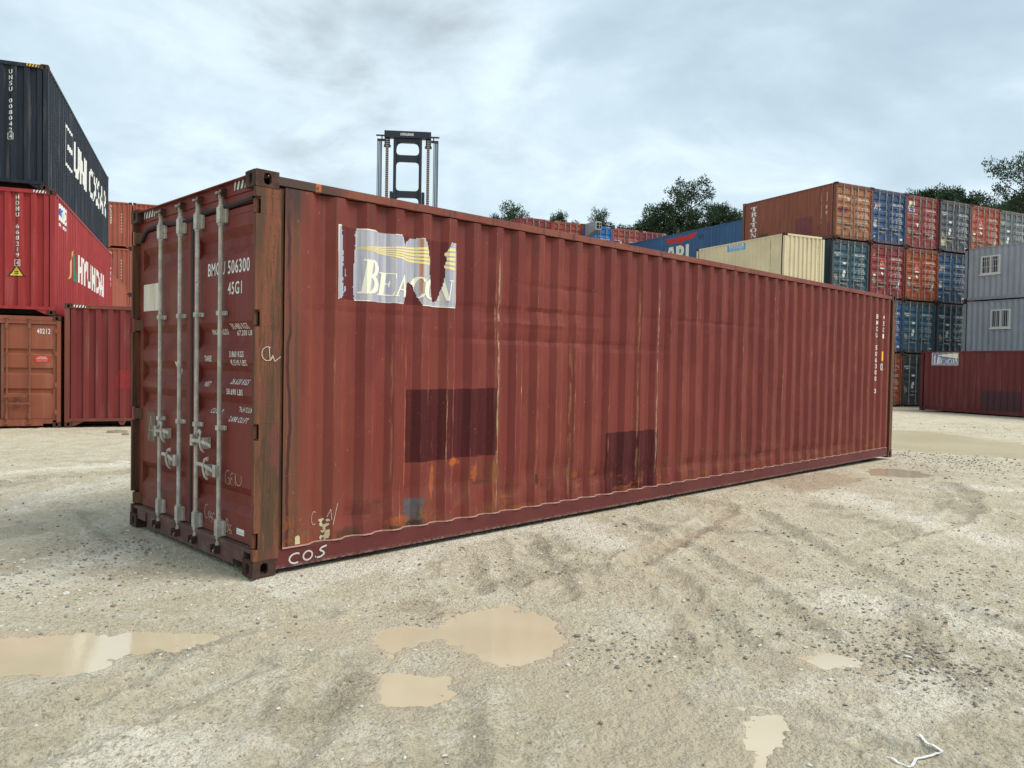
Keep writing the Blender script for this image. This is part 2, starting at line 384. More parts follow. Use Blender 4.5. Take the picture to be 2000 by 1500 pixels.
def dent(x, z):
    """shallow dents and buckles in the hero side"""
    d = .006*mnoise.noise(Vector((x*1.3, 3.1, z*1.1)))
    for cx, cz, rx, rz, a in ((3.0, 2.05, 1.1, .03, .011), (2.9, 1.78, 1.2, .035, .011), (3.2, 1.93, .7, .025, -.008), (2.6, .36, .1, .05, .018), (3.01, .36, .07, .07, .020), (3.58, .38, .08, .05, .02), (3.86, .37, .08, .05, .02), (.77, .26, .1, .05, -.015), (2.2, 2.0, .5, .04, .008), (4.3, 1.75, .9, .04, .008), (3.0, .5, .35, .12, .018), (4.0, .42, .5, .10, .02), (5.4, .38, .8, .06, .014),
                              (7.2, .36, 1.0, .05, .013), (9.2, .34, 1.2, .06, .012), (1.2, 1.93, .7, .03, .006), (2.1, .48, .25, .10, .016), (1.5, .5, .4, .06, .008), (.9, .33, .12, .06, .02), (6.0, 2.1, 1.4, .03, .006), (3.3, 2.3, .5, .03, .008)):
        d += a*math.exp(-((x-cx)/rx)**2-((z-cz)/rz)**2)*(.6+.8*mnoise.noise(Vector((x*5, z*3, a*300))))
    return d*1.5
HZ = [.175+(2.80-.175)*i/64 for i in range(65)]
def grid_panel(prof, zs, f):
    mb = MB(); xs = [p[0] for p in prof]; n = len(zs)
    i0 = mb.pts([f(x, z) for x in xs for z in zs])
    for i in range(len(xs)-1):
        for j in range(n-1): mb.face((i0+i*n+j, i0+(i+1)*n+j, i0+(i+1)*n+j+1, i0+i*n+j+1))
    return mb
CACHE = {}
def cached(key, fn):
    if key not in CACHE: CACHE[key] = fn()
    return CACHE[key]
def side_mesh(L, H, sgn, hero=False):
    if hero:
        prof = SIDE['hero']; zs = HZ
        f = lambda x, z: (x, -W/2+.012+interp(prof, x)+(dent(x, z) if .40 < x < 11.9 else 0), z)
        return grid_panel(prof, zs, f).mesh('side_panel', ['maroon_side_paint'])
    prof = side_prof(L); f = lambda x, z: (x, sgn*(W/2-.010-interp(prof, x)), z)
    return grid_panel(prof, [.16, H-.06], f).mesh('side_panel', ['aged_paint'])
def end_mesh(H, x, sgn):
    prof = corr_points(-W/2+.13, W/2-.13, .262, .10, .02, .045)
    f = lambda y, z: (x-sgn*(.02+interp(prof, y))*-1, y, z)
    return grid_panel(prof, [.19, H-.10], f).mesh('end_panel', ['aged_paint'])
def casting_mesh(H, hero=False):
    """one corner block with its oval holes, built for the corner at x=0,y=-W/2,z=0"""
    mb = MB(); a, b, c = .178, .162, .118
    def holed(o, U, V, N, w_, h_, rx, ry):
        o, U, V, N = map(Vector, (o, U, V, N)); n = 16; ctr = o+U*w_/2+V*h_/2; out = []; inn = []
        for k in range(n):
            t = 2*math.pi*k/n+math.pi/n; cx, cy = math.cos(t), math.sin(t)
            s_ = min((w_/2)/max(abs(cx), 1e-6), (h_/2)/max(abs(cy), 1e-6)); out.append(ctr+U*cx*s_+V*cy*s_)
            ex = math.copysign(abs(cx)**.7, cx)*rx; ey = math.copysign(abs(cy)**.7, cy)*ry; inn.append(ctr+U*ex+V*ey)
        i = mb.pts(out); j = mb.pts(inn); k2 = mb.pts([p-N*.03 for p in inn])
        for k in range(n): q = (k+1) % n; mb.face((i+k, i+q, j+q, j+k)); mb.face((j+k, j+q, k2+q, k2+k))
    y0 = -W/2
    holed((0, y0+b, 0), (0, -1, 0), (0, 0, 1), (-1, 0, 0), b, c, .026, .040)
    holed((0, y0, 0), (1, 0, 0), (0, 0, 1), (0, -1, 0), a, c, .030, .042)
    holed((0, y0, 0), (1, 0, 0), (0, 1, 0), (0, 0, -1), a, b, .032, .050)
    mb.quad((0, y0, c), (a, y0, c), (a, y0+b, c), (0, y0+b, c)); mb.quad((a, y0, 0), (a, y0+b, 0), (a, y0+b, c), (a, y0, c)); mb.quad((0, y0+b, 0), (a, y0+b, 0), (a, y0+b, c), (0, y0+b, c))
    return mb.mesh('corner_casting', ['rusty_casting'], fix=False)
def casting_at(L, H, ix, iy, iz):
    base = cached('cast', lambda: casting_mesh(H))
    me = base.copy(); Mx = Matrix.Diagonal((-1 if ix else 1, -1 if iy else 1, -1 if iz else 1, 1)); me.transform(Mx)
    me.transform(Matrix.Translation((L if ix else 0, 0, H if iz else 0)))
    if (ix+iy+iz) % 2: me.flip_normals()
    return me
def frame_mesh(L, H, near, hero=False):
    """posts, rails, headers and sills; materials: 0 paint/rail, 1 post, 2 sill"""
    mb = MB(); h = W/2; P = 1 if hero else 0; SL = 2 if hero else 0
    for s in (-1, 1):
        if near == 'door':
            z = .118
            for zc in ((.26, 1.04, 1.85, H-.25) if hero else ()):
                mb.box(0.004, .20, s*(h-.004), s*(h-.040), z, zc-.06, P)
                mb.box(.130, .20, s*(h-.004), s*(h-.040), zc-.06, zc+.06, P); mb.box(.04, .13, s*(h-.004), s*(h-.007), zc-.06, zc+.06, P)
                z = zc+.06
            mb.box(0.004, .20 if hero else .16, s*(h-.004), s*(h-(.040 if hero else .085)), z, H-.118, P)
            if hero: mb.box(.085, .198, s*(h-.0402), s*(h-.0498), .12, H-.12, P)
            if hero: mb.box(.20, .236, s*(h-.03), s*(h-.06), .13, H-.1, P)
        else: mb.box(0.004, .13, s*(h-.004), s*(h-.11), .118, H-.118, P)
        mb.box(L-.13, L-.004, s*(h-.004), s*(h-.11), .118, H-.118, P)
        mb.box(.178, L-.178, s*(h-.006), s*(h-.066), H-.088, H-.026, 0)          # top rail
        mb.box(.178, L-.178, s*(h-.016), s*(h-.024), .045, .168, 0); mb.box(.178, L-.178, s*(h-.016), s*(h-.075), .168, .174, 0); mb.box(.178, L-.178, s*(h-.012), s*(h-.065), .035, .045, 0)
    z0 = .13
    if near == 'door':
        if hero: mb.box(.052, .12, -h+.162, h-.162, H-.118, H-.022, 3); mb.box(.062, .12, -h+.0402, h-.0402, H-.20, H-.118, 3); mb.box(.006, .052, -h+.162, h-.162, H-.030, H-.022, 3)
        else: mb.box(.006, .10, -h+.162, h-.162, H-.118, H-.022, 0); mb.box(.012, .10, -h+.085, h-.085, H-.20, H-.118, 0)
        mb.box(.024 if hero else .010, .09, -h+.36, h-.36, .035, .165, SL); mb.box(.010, .09, -h+.162, -h+.36, .085, .165, SL); mb.box(.010, .09, h-.36, h-.162, .085, .165, SL)
        mb.box(.016, .12, -h+(.042 if hero else .085), h-(.042 if hero else .085), .165, .192, SL)
    else:
        mb.box(.006, .09, -h+.162, h-.162, H-.105, H-.022, 0); mb.box(.006, .10, -h+.11, h-.11, .125, .195, 0)
        for s in (-1, 1): mb.prism([(s*(h-.162), .02), (s*(h-.20), .02), (s*(h-.42), .125), (s*(h-.162), .125)], 'x', .02, .06, 0)
        mb.prism([(-.09, .125), (-.04, .03), (.04, .03), (.09, .125)], 'x', .02, .06, 0)
    mb.box(L-.09, L-.006, -h+.162, h-.162, H-.105, H-.022, 0); mb.box(L-.10, L-.006, -h+.11, h-.11, .05, .19, 0)
    return mb.mesh('frame', ['grimy_rail_paint', 'rusty_post_paint', 'door_sill_paint', 'maroon_door_paint'] if hero else ['aged_paint'])
def roof_mesh(L, H, mat):
    mb = MB(); mb.box(.09, L-.09, -W/2+.066, W/2-.066, H-.045, H-.035); return mb.mesh('roof', [mat])
def floor_mesh(L):
    mb = MB(); mb.box(.11, L-.11, -W/2+.08, W/2-.08, .13, .158)
    n = int(L/.6)
    for i in range(n): x = .4+i*(L-.8)/max(1, n-1); mb.box(x-.02, x+.02, -W/2+.08, W/2-.08, .03, .129)
    return mb.mesh('floor', ['floor_timber'])
DX = {True: .068, False: .044}
def door_mesh(H, s, hero):
    """one leaf; s=-1 is the right-hand leaf seen from outside (y<0)"""
    mb = MB(); ya, yb = sorted((s*.022, s*(W/2-(.05 if hero else .100)))); z0, z1 = .20, H-.215; pr = door_prof(H, hero); b = .085 if hero else .055; D = DX[hero]
    E = D-.004; F_ = D+.053
    mb.box(E, F_, ya, ya+b, z0, z1); mb.box(E, F_, yb-b, yb, z0, z1); mb.box(E, F_, ya+b, yb-b, z0, z0+.05); mb.box(E, F_, ya+b, yb-b, z1-.05, z1)
    zs = [z0+.05]+[p[0] for p in pr if z0+.05 < p[0] < z1-.05]+[z1-.05]
    for a, c in zip(zs, zs[1:]):
        xa, xc = D+interp(pr, a), D+interp(pr, c); mb.quad((xa, ya+b, a), (xc, ya+b, c), (xc, yb-b, c), (xa, yb-b, a))
    return mb.mesh('door', ['maroon_door_paint' if hero else 'aged_paint'])
def bar_mesh(H, y, hero):
    mb = MB(); x = .030 if hero else .006; r = .0175 if hero else .02; B0 = .0655 if hero else .0395
    mb.tube([(x, y, .11), (x, y, H-.06)], r, 14 if hero else 6)
    zb = [.26, H-.25]; hb = .06
    for zc in zb:
        mb.box(x-.024, B0, y-.029, y+.029, zc-hb, zc+hb)
        if hero:
            mb.box(.044, B0-.0001, y-.052, y-.029, zc-hb*.95, zc+hb*.95); mb.tube([(x, y, zc-hb-.02), (x, y, zc-hb)], r+.006, 12); mb.tube([(x, y, zc+hb), (x, y, zc+hb+.015)], r+.006, 12)
    for zc in ((1.03, 1.905) if hero else (H*.36, H*.66)):
        mb.box(x-.022, B0, y-.027, y+.027, zc-.018, zc+.018)
        if hero: mb.box(.048, B0-.0002, y-.058, y-.027, zc-.017, zc+.017)
    for zc, q in ((.10, 1), (H-.075, -1)):
        if hero:
            mb.tube([(x, y, zc+q*.05), (x, y, zc+q*.01), (x-.004, y, zc)], [.023, .023, .018], 10)
            mb.tube([(x-.018, y+.028, zc-.004), (x-.034, y+.012, zc-.012), (x-.034, y-.012, zc-.012), (x-.012, y-.026, zc-.004)], [.008, .011, .011, .008], 6)
        else: mb.box(x-.03, x+.02, y-.035, y+.035, zc-.02, zc+.02)
    me = mb.mesh('locking_bar', ['galvanised_steel' if hero else 'dull_bar_steel'])
    return me
def cam_keeper_mesh(H, y, zc):
    mb = MB()
    if zc:
        x_ = .030 if zc > 1 else .0; mb.box(x_-.018, x_+.022, y-.045, y-.030, zc-.03, zc+.03); mb.box(x_-.018, x_+.022, y+.030, y+.042, zc-.03, zc+.03); mb.tube([(x_-.022, y-.038, zc-.012), (x_-.005, y-.038, zc+.0)], .012, 6)
    return mb.mesh('cam_keeper', ['rusty_casting'])
def handle_mesh(y, z, d, ln, tilt=0.0):
    """lever fixed to the bar at y, reaching d*ln sideways, with its cast catch"""
    mb = MB(); x = -.002
    mb.box(x-.012, x+.014, y-.022, y+.022, z-.045, z+.045)
    e = y+d*ln; n = 8; pts = []
    for i in range(n+1):
        t = i/n; pts.append((x-.010+.012*t, y+d*(.015+ln*t), z+tilt*t+.012*math.sin(t*3.1)))
    for a, b in zip(pts, pts[1:]):
        mb.prism([(a[1], a[2]-.014), (b[1], b[2]-.014), (b[1], b[2]+.014), (a[1], a[2]+.014)], 'x', a[0]-.006, a[0]+.006)
    c = y+d*ln*.55
    mb.tube([(.018, c, z-.085), (-.002, c, z-.060), (-.016, c, z-.02), (-.020, c+d*.004, z+.03), (-.008, c-d*.012, z+.075), (-.002, c-d*.045, z+.088), (-.008, c-d*.055, z+.066)], [.010, .012, .010, .010, .013, .012, .008], 8)
    mb.box(.006, .0655, c-.02, c+.02, z-.055, z+.03)
    return mb.mesh('handle', ['galvanised_steel'], smooth=False)
def hinge_mesh(zc, s, mat):
    mb = MB()
    if mat != 'aged_paint':
        mb.prism([(.012, s*(W/2-.030)), (.012, s*(W/2-.060)), (.0635, s*(W/2-.135)), (.0635, s*(W/2-.055)), (.040, s*(W/2-.030))], 'z', zc-.05, zc+.05); mb.tube([(.030, s*(W/2-.044), zc-.057), (.030, s*(W/2-.044), zc+.057)], .012, 8)
        return mb.mesh('hinge', [mat])
    y = s*(W/2-.092)
    mb.box(.006, .038, y-.035, y+.012, zc-.045, zc+.045) if s > 0 else mb.box(.006, .038, y-.012, y+.035, zc-.045, zc+.045)
    mb.tube([(.012, s*(W/2-.098), zc-.055), (.012, s*(W/2-.098), zc+.055)], .012, 8)
    return mb.mesh('hinge', [mat])
# ------------------------------------------------------------------ lettering
TXT = {}
def text2d(s, bold=0.0):
    k = (s, bold)
    if k not in TXT:
        cu = bpy.data.curves.new('t', 'FONT'); cu.body = s; cu.size = 1; cu.offset = bold; cu.resolution_u = 3; cu.space_character = 1.12
        o = bpy.data.objects.new('t', cu); COL.objects.link(o); dg = bpy.context.evaluated_depsgraph_get(); me = bpy.data.meshes.new_from_object(o.evaluated_get(dg))
        v = [(p.co.x, p.co.y) for p in me.vertices]; f = [tuple(p.vertices) for p in me.polygons]
        bpy.data.objects.remove(o); bpy.data.curves.remove(cu); bpy.data.meshes.remove(me)
        x0 = min(p[0] for p in v); x1 = max(p[0] for p in v); y0 = min(p[1] for p in v); y1 = max(p[1] for p in v)
        TXT[k] = ([((x-x0)/(x1-x0), (y-y0)/(y1-y0)) for x, y in v], f)
    return TXT[k]
class Flat:
    """flat shapes in (u,v) collected as layers: verts carry a small lift"""
    def __init__(s): s.v = []; s.f = []; s.m = []; s.k = 0
    def poly(s, pts, m=0, lift=None):
        if lift is None: lift = s.k*.00012; s.k += 1
        n = len(s.v); s.v += [(p[0], p[1], lift) for p in pts]; s.f.append(tuple(range(n, n+len(pts)))); s.m.append(m)
    def rect(s, u0, v0, u1, v1, m=0, lift=None): s.poly([(u0, v0), (u1, v0), (u1, v1), (u0, v1)], m, lift)
    def text(s, t, u0, v0, w_, h_, m=0, bold=0.0, slant=0.0, lift=None):
        if lift is None: lift = s.k*.00012; s.k += 1
        v, f = text2d(t, bold); n = len(s.v)
        s.v += [(u0+(p[0]*w_)+slant*p[1]*h_, v0+p[1]*h_, lift) for p in v]; s.f += [tuple(n+i for i in q) for q in f]; s.m += [m]*len(f)
    def vtext(s, t, u0, v1, w_, h_, step, m=0, bold=.01):
        for i, ch in enumerate(t):
            if ch != ' ': s.text(ch, u0+(w_*.3 if ch in '1I' else 0), v1-step*(i+1)+(step-h_), w_*(.4 if ch in '1I' else 1), h_, m, bold, lift=0)
    def ring(s, cu, cv, rx, ry, ix, iy, a0=0, a1=360, m=0, n=28, slant=0.0, icx=0.0):
        s.k += 1; lift = s.k*.00012
        A = [R_(a0+(a1-a0)*i/n) for i in range(n+1)]
        i0 = len(s.v)
        for a in A:
            for (x, y) in ((cu+rx*math.cos(a), cv+ry*math.sin(a)), (cu+icx+ix*math.cos(a), cv+iy*math.sin(a))): s.v.append((x+slant*y, y, lift))
        for i in range(n): s.f.append((i0+2*i, i0+2*i+2, i0+2*i+3, i0+2*i+1)); s.m.append(m)
    def stroke(s, a, b, w_, m=0):
        d = Vector((b[0]-a[0], b[1]-a[1])); L = d.length or 1e-6; q = Vector((-d.y, d.x))/L*w_/2
        s.poly([(a[0]-q.x, a[1]-q.y), (b[0]-q.x, b[1]-q.y), (b[0]+q.x, b[1]+q.y), (a[0]+q.x, a[1]+q.y)], m)
    def line(s, pts, w_, m=0):
        for a, b in zip(pts, pts[1:]): s.stroke(a, b, w_, m)
    def build(s, name, mats, parent, place, us=(), vs=(), keep=None, off=.0015, **props):
        bm = bmesh.new(); vv = [bm.verts.new(p) for p in s.v]
        for f, m in zip(s.f, s.m):
            try: q = bm.faces.new([vv[i] for i in f]); q.material_index = m
            except ValueError: pass
        bmesh.ops.triangulate(bm, faces=bm.faces)
        u0 = min(p[0] for p in s.v); u1 = max(p[0] for p in s.v); v0 = min(p[1] for p in s.v); v1 = max(p[1] for p in s.v)
        for axis, vals, lo, hi in ((0, us, u0, u1), (1, vs, v0, v1)):
            for t in vals:
                if lo < t < hi:
                    no = (1, 0, 0) if axis == 0 else (0, 1, 0)
                    bmesh.ops.bisect_plane(bm, geom=bm.verts[:]+bm.edges[:]+bm.faces[:], dist=1e-6, plane_co=(t if axis == 0 else 0, t if axis == 1 else 0, 0), plane_no=no)
        if keep:
            bad = [f for f in bm.faces if not keep(*f.calc_center_median()[:2])]
            bmesh.ops.delete(bm, geom=bad, context='FACES')
        for v in bm.verts: v.co = place(v.co.x, v.co.y, off+v.co.z)
        me = bpy.data.meshes.new(name); bm.to_mesh(me); bm.free()
        for k in mats: me.materials.append(MATS[k])
        return link(name, me, parent, **props)
def place_side(L, s, hero=False):
    """lettering on a long side. s=-1: the y<0 side, read along +x; s=+1: the y>0 side, read along -x (u runs from the far end)"""
    pr = SIDE['hero'] if hero else side_prof(L)
    if hero: return (lambda u, v, o: (u, -W/2+.012+interp(pr, u)+(dent(u, v) if .40 < u < 11.9 else 0)-o-.0012, v)), [p[0] for p in pr], HZ
    if s < 0: return (lambda u, v, o: (u, -(W/2-.010-interp(pr, u))-o-.002, v)), [p[0] for p in pr], ()
    return (lambda u, v, o: (L-u, W/2-.010-interp(pr, L-u)+o+.002, v)), [L-p[0] for p in pr], ()
def place_door(H, hero=False):
    pr = door_prof(H, hero); return (lambda u, v, o: (DX[hero]+interp(pr, v)-o-.001, -u, v)), (), [p[0] for p in pr]
def place_end(H):
    pr = corr_points(-W/2+.13, W/2-.13, .262, .10, .02, .045); return (lambda u, v, o: (.02+interp(pr, -u)-o-.002, -u, v)), [-p[0] for p in pr], ()
def hazard(parent, H, a='white_paint', b='black_paint', x=.004):
    for s in (-1, 1):
        fl = Flat(); u0, u1 = (W/2-.44, W/2-.19) if s > 0 else (-W/2+.19, -W/2+.44)
        fl.rect(u0, H-.088, u1, H-.030, 0, 0)
        for i in range(4): q = u0+.01+i*.062; fl.poly([(q, H-.088), (q+.03, H-.088), (q+.055, H-.030), (q+.025, H-.030)], 1, .0008)
        fl.build('hazard_stripe', [a, b], parent, lambda u, v, o: (x-o, -u, v))
# ------------------------------------------------------------------ whole container
def container(label, pos, yaw, L=6.058, H=2.591, near='door', color=(.2, .05, .05), door_color=None, name='shipping_container', group=None, corner='L', doors=True, frame_color=None, bars=(.21, .72), cat='container'):
    lv = Vector((-math.sin(yaw), math.cos(yaw), 0)); o = Vector(pos)+(lv*(W/2) if corner == 'R' else -lv*(W/2))
    e = empty(name, o, yaw, label, cat, group); fc = frame_color or color; dc = door_color or color
    link('frame', cached(('fr', L, H, near), lambda: frame_mesh(L, H, near)), e, fc)
    for ix in (0, 1):
        for iy in (0, 1):
            for iz in (0, 1): link('corner_casting', cached(('c', L, H, ix, iy, iz), lambda: casting_at(L, H, ix, iy, iz)), e)
    for s in (-1, 1): link('side_panel', cached(('s', L, H, s), lambda: side_mesh(L, H, s)), e, color)
    link('end_panel', cached(('e', L, H), lambda: end_mesh(H, L, -1)), e, color)
    link('roof', cached(('r', L, H), lambda: roof_mesh(L, H, 'aged_paint')), e, color)
    link('floor', cached(('f', L), lambda: floor_mesh(L)), e)
    if near == 'door':
        hz = (.35, H*.38, H*.66, H-.35)
        for s in (-1, 1):
            d = link('door', cached(('d', H, s), lambda: door_mesh(H, s, False)), e, dc)
            for y in (s*bars[0], s*bars[1]): link('locking_bar', cached(('b', H, y), lambda: bar_mesh(H, y, False)), d)
            for y, dd in ((s*bars[0], s), (s*bars[1], -s)): link('handle', cached(('h', y, dd, H), lambda: bg_handle(y, H*.28 if abs(y) < .5 else H*.28-.17, dd)), d)
            for z_ in hz: link('hinge', cached(('hg', z_, s), lambda: hinge_mesh(z_, s, 'aged_paint')), d, dc)
        link('gasket', cached(('g', H), lambda: gasket_mesh(H)), e)
    else: link('end_panel', cached(('en', H), lambda: end_mesh(H, 0, 1)), e, color)
    e['L'] = L; e['H'] = H
    return e
def bg_handle(y, z, d):
    mb = MB(); mb.box(-.045, -.02, y, y+d*.40, z-.018, z+.018); mb.box(-.03, .039, y+d*.20, y+d*.25, z-.06, z+.045); mb.box(-.05, -.01, y-.03, y+.03, z-.035, z+.035)
    return mb.mesh('handle', ['dull_bar_steel'])
def gasket_mesh(H):
    mb = MB(); mb.box(.050, .080, -.021, .021, .2, H-.215); mb.box(.045, .08, -W/2+.1, W/2-.1, H-.2145, H-.2)
    for s in (-1, 1): mb.box(.05, .08, s*(W/2-.0995), s*(W/2-.0855), .2, H-.215)
    return mb.mesh('gasket', ['dark_rubber'])
def number_block(e, H, color, code, size='22G1', rows=4, mats=('white_paint',)):
    """white consignment lettering on the right-hand leaf"""
    fl = Flat(); z = H-.70
    fl.text(code, .27, z, .76, .11, 0, .015); fl.text(size, .62, z-.19, .26, .10, 0, .015)
    zz = z-.42
    for i in range(rows):
        fl.text(['MGW', 'TARE', 'NET', 'CU.CAP'][i % 4], .20, zz, .17, .055, 0, .01); fl.text(['30.480 KG', '2.180 KG', '28.300 KG', '33.2 CU.M'][i % 4], .55, zz+.03, .42, .055, 0, .01)
        fl.text(['67.200 LB', '4.810 LB', '62.390 LB', '1.172 CU.FT'][i % 4], .55, zz-.05, .42, .055, 0, .01); zz -= .19
    p, us, vs = place_door(H); fl.build('number_marking', list(mats), e, p, us, vs, off=.002)
def blobs(e, H, items, mats):
    """small stickers and plates: (u0,v0,w,h,mat) rects, or with a text"""
    p, us, vs = place_door(H)
    for it in items:
        fl = Flat(); u0, v0, w_, h_, m = it[:5]
        if len(it) > 5 and it[5] == 'oval': fl.poly([(u0+w_/2*(1+math.cos(2*math.pi*k/16)), v0+h_/2*(1+math.sin(2*math.pi*k/16))) for k in range(16)], 0)
        elif len(it) > 5 and it[5] == 'tri': fl.poly([(u0, v0+h_), (u0+w_/2, v0), (u0+w_, v0+h_)], 0)
        else:
            fl.rect(u0, v0, u0+w_, v0+h_, 0)
            if len(it) > 5: fl.text(it[5], u0+w_*.1, v0+h_*.25, w_*.8, h_*.45, 1, .02, lift=.001)
        fl.build('sticker', [m, it[6] if len(it) > 6 else 'white_paint'], e, p, us, vs, off=.002)
def txt_door(e, H, t, u, v, w_, h_, m='white_paint', bold=.03):
    fl = Flat(); fl.text(t, u, v, w_, h_, 0, bold); p, us, vs = place_door(H); fl.build('lettering', [m], e, p, us, vs, off=.0035)
def long_code(e, L, s, code, u, v1, H, mat='white_paint', size=.10, step=.15, nm='number_marking'):
    fl = Flat(); fl.vtext(code, u, v1, size*.65, size, step); p, us, vs = place_side(L, s); fl.build(nm, [mat], e, p, us, vs)

# ================================================================== HERO CONTAINER
HH, HL = 2.896, 12.192
hero = empty('shipping_container', (0, W/2, 0), 0, 'large weathered maroon container filling the foreground, with torn sticker and pale locking bars', 'container')
bevel(link('frame', frame_mesh(HL, HH, 'door', True), hero), .004)
simple('worn_lip', (.30, .165, .125), .7, 0, .5, 14, .2)
mb = MB(); q_ = [(x, -W/2+.012+d_+(dent(x, .175) if .40 < x < 11.9 else 0)) for x, d_ in SIDE['hero']]
for (xa, ya), (xb, yb) in zip(q_, q_[1:]):
    mb.quad((xa, ya, .186), (xb, yb, .186), (xb, yb-.008, .180), (xa, ya-.008, .180)); mb.quad((xa, ya-.008, .180), (xb, yb-.008, .180), (xb, yb-.009, .1765), (xa, ya-.009, .1765))
link('weld_seam', mb.mesh('weld_seam', ['worn_lip'], fix=False), hero)
for ix in (0, 1):
    for iy in (0, 1):
        for iz in (0, 1): link('corner_casting', casting_at(HL, HH, ix, iy, iz), hero)
link('side_panel', side_mesh(HL, HH, -1, True), hero)
link('side_panel', side_mesh(HL, HH, 1), hero, (.25, .06, .05)); link('end_panel', end_mesh(HH, HL, -1), hero, (.25, .06, .05))
link('roof', roof_mesh(HL, HH, 'grimy_rail_paint'), hero); link('floor', floor_mesh(HL), hero)
hd = {}
for s in (-1, 1):
    d = bevel(link('door', door_mesh(HH, s, True), hero), .003); hd[s] = d
    for z_ in (.26, 1.04, 1.85, HH-.25): bevel(link('hinge', hinge_mesh(z_, s, 'rusty_post_paint'), d), .003)
    for y in ((-.175, -.60) if s < 0 else (.165, .59)):
        y = {-.175: 1.04-W/2, -.60: .62-W/2, .165: 1.385-W/2, .59: 1.805-W/2}[y]
        b = link('locking_bar', bar_mesh(HH, y, True), d); b.data.polygons.foreach_set('use_smooth', [False]*len(b.data.polygons)); bevel(b, .002)
        for z_ in (.105, HH-.085): link('cam_keeper', cam_keeper_mesh(HH, y, z_), d)
for s, y, z, dd, ln, tl in ((1, 1.805, .92, -1, .27, .005), (1, 1.385, .705, 1, .27, .03), (-1, 1.04, .905, -1, .32, -.02), (-1, .62, .70, 1, .32, .025)):
    bevel(link('handle', handle_mesh(y-W/2, z, dd, ln, tl), hd[s]), .002)
# gaskets: centre seam and the loose tube drooping under the header
mb = MB(); mb.box(.060, .119, -.021, .021, .2, 2.685)
n_ = 40; pth = []
for i in range(n_+1):
    y = -W/2+.13+(W-.26)*i/n_; t = i/n_; pth.append((.052+.004*math.sin(t*17), y, 2.715-.020*abs(math.sin(t*math.pi*2.5))+.010*math.sin(t*9)-(.09*max(0, t-.94)/.06)))
mb.tube(pth, .016, 8); link('gasket', mb.mesh('gasket', ['dark_rubber']), hero)
# painted numbers on the right door, positions in metres across the door
fl = Flat(); dY = W/2
def back(y, z): return y+.042*(y+5.2)/2.63, z+.042*(z-1.564)/2.63
def dt(t, yl, yr, v0, v1, m=0, sl=0.0):
    (yl, v0), (yr, v1) = back(yl, v0), back(yr, v1); fl.text(t, dY-yl, v0, yl-yr, v1-v0, m, .012, sl)
dt('BMOU', .828, .53, 2.192, 2.292); dt('506300', .482, .132, 2.190, 2.292); dt('45G1', .480, .251, 2.036, 2.129)
dt('MAX.GROSS', .825, .545, 1.742, 1.785, 0, -.25); dt('30.480 KGS', .463, .187, 1.780, 1.822, 0, -.2); dt('67.200 LBS', .405, .143, 1.732, 1.772)
dt('TARE', .883, .755, 1.535, 1.580); dt('3.860 KGS', .447, .215, 1.572, 1.616); dt('8.510 LBS', .420, .171, 1.510, 1.552, 0, -.15)
dt('NET', .882, .785, 1.340, 1.378, 0, -.2); dt('26.620 KGS', .470, .189, 1.370, 1.410, 0, .2); dt('58.690 LBS', .488, .224, 1.292, 1.336)
dt('CU.CAP.', .814, .60, 1.135, 1.172, 0, .15); dt('76.4 CU.M.', .357, .137, 1.165, 1.205); dt('2.698 CU.FT', .450, .150, 1.092, 1.131, 0, .2)
pd, us_, vs_ = place_door(HH, True); fl.build('number_marking', ['white_paint'], hd[-1], pd, us_, vs_, off=.0008)
fl = Flat()   # chalked words
def arc(cx, cy, rx, ry, a0, a1, n=10): return [(cx+rx*math.cos(R_(a0+(a1-a0)*i/n)), cy+ry*math.sin(R_(a0+(a1-a0)*i/n))) for i in range(n+1)]
def U(y): return dY-back(y, 0)[0]
fl.line(arc(U(.455), .655, .045, .055, 60, 330)+[(U(.415), .65), (U(.45), .655)], .004)
fl.line(arc(U(.375), .675, .028, .022, 60, 270)+arc(U(.375), .630, .030, .025, 90, 300), .004)
fl.line([(U(.325), .60), (U(.322), .70)]+arc(U(.27), .66, .05, .045, 200, 400), .004)
fl.line(arc(U(.81), .345, .035, .055, 50, 300), .004); fl.line(arc(U(.755), .325, .018, .025, 0, 360), .004); fl.line(arc(U(.715), .325, .014, .02, 60, 270)+arc(U(.715), .295, .014, .02, 90, -90), .004); fl.line(arc(U(.67), .325, .02, .028, 30, 330), .004)
fl.line([(U(.455), .245), (U(.45), .345)]+arc(U(.44), .32, .022, .022, 90, -90)+arc(U(.44), .27, .026, .026, 90, -90), .004); fl.line(arc(U(.39), .285, .014, .022, 60, 270)+arc(U(.39), .255, .014, .014, 90, -90), .004); fl.line(arc(U(.36), .285, .014, .022, 60, 270)+arc(U(.36), .255, .014, .014, 90, -90), .004)
fl.build('chalk_writing', ['chalk'], hd[-1], pd, us_, vs_, off=.0012)
fl = Flat(); fl.rect(U(.305), .232, U(.182), .295, 0); fl.text('CAUTION', U(.295), .258, .10, .012, 1); fl.build('sticker', ['white_paint', 'blue_ink'], hd[-1], pd, us_, vs_, off=.0012)
fl = Flat(); fl.rect(U(2.182), 1.976, U(1.737), 2.217, 0)
fl.build('sticker', ['stained_label'], hd[1], pd, us_, vs_, off=.0012)
fl = Flat(); fl.rect(U(2.068), .80, U(1.89), 1.066, 0); fl.line([(U(2.05), .815), (U(2.00), 1.03), (U(1.925), .815)], .005, 1); fl.line([(U(2.04), .90), (U(1.935), .90)], .005, 1)
fl.build('sticker', ['floor_patch', 'chalk'], hd[1], pd, us_, vs_, off=.0012)
fl = Flat(); fl.poly([(U(1.46)+.045*math.cos(a*.393), 1.46+.07*math.sin(a*.393)) for a in range(16)]); fl.build('sticker', ['white_paint'], hd[1], pd, us_, vs_, off=.0012)
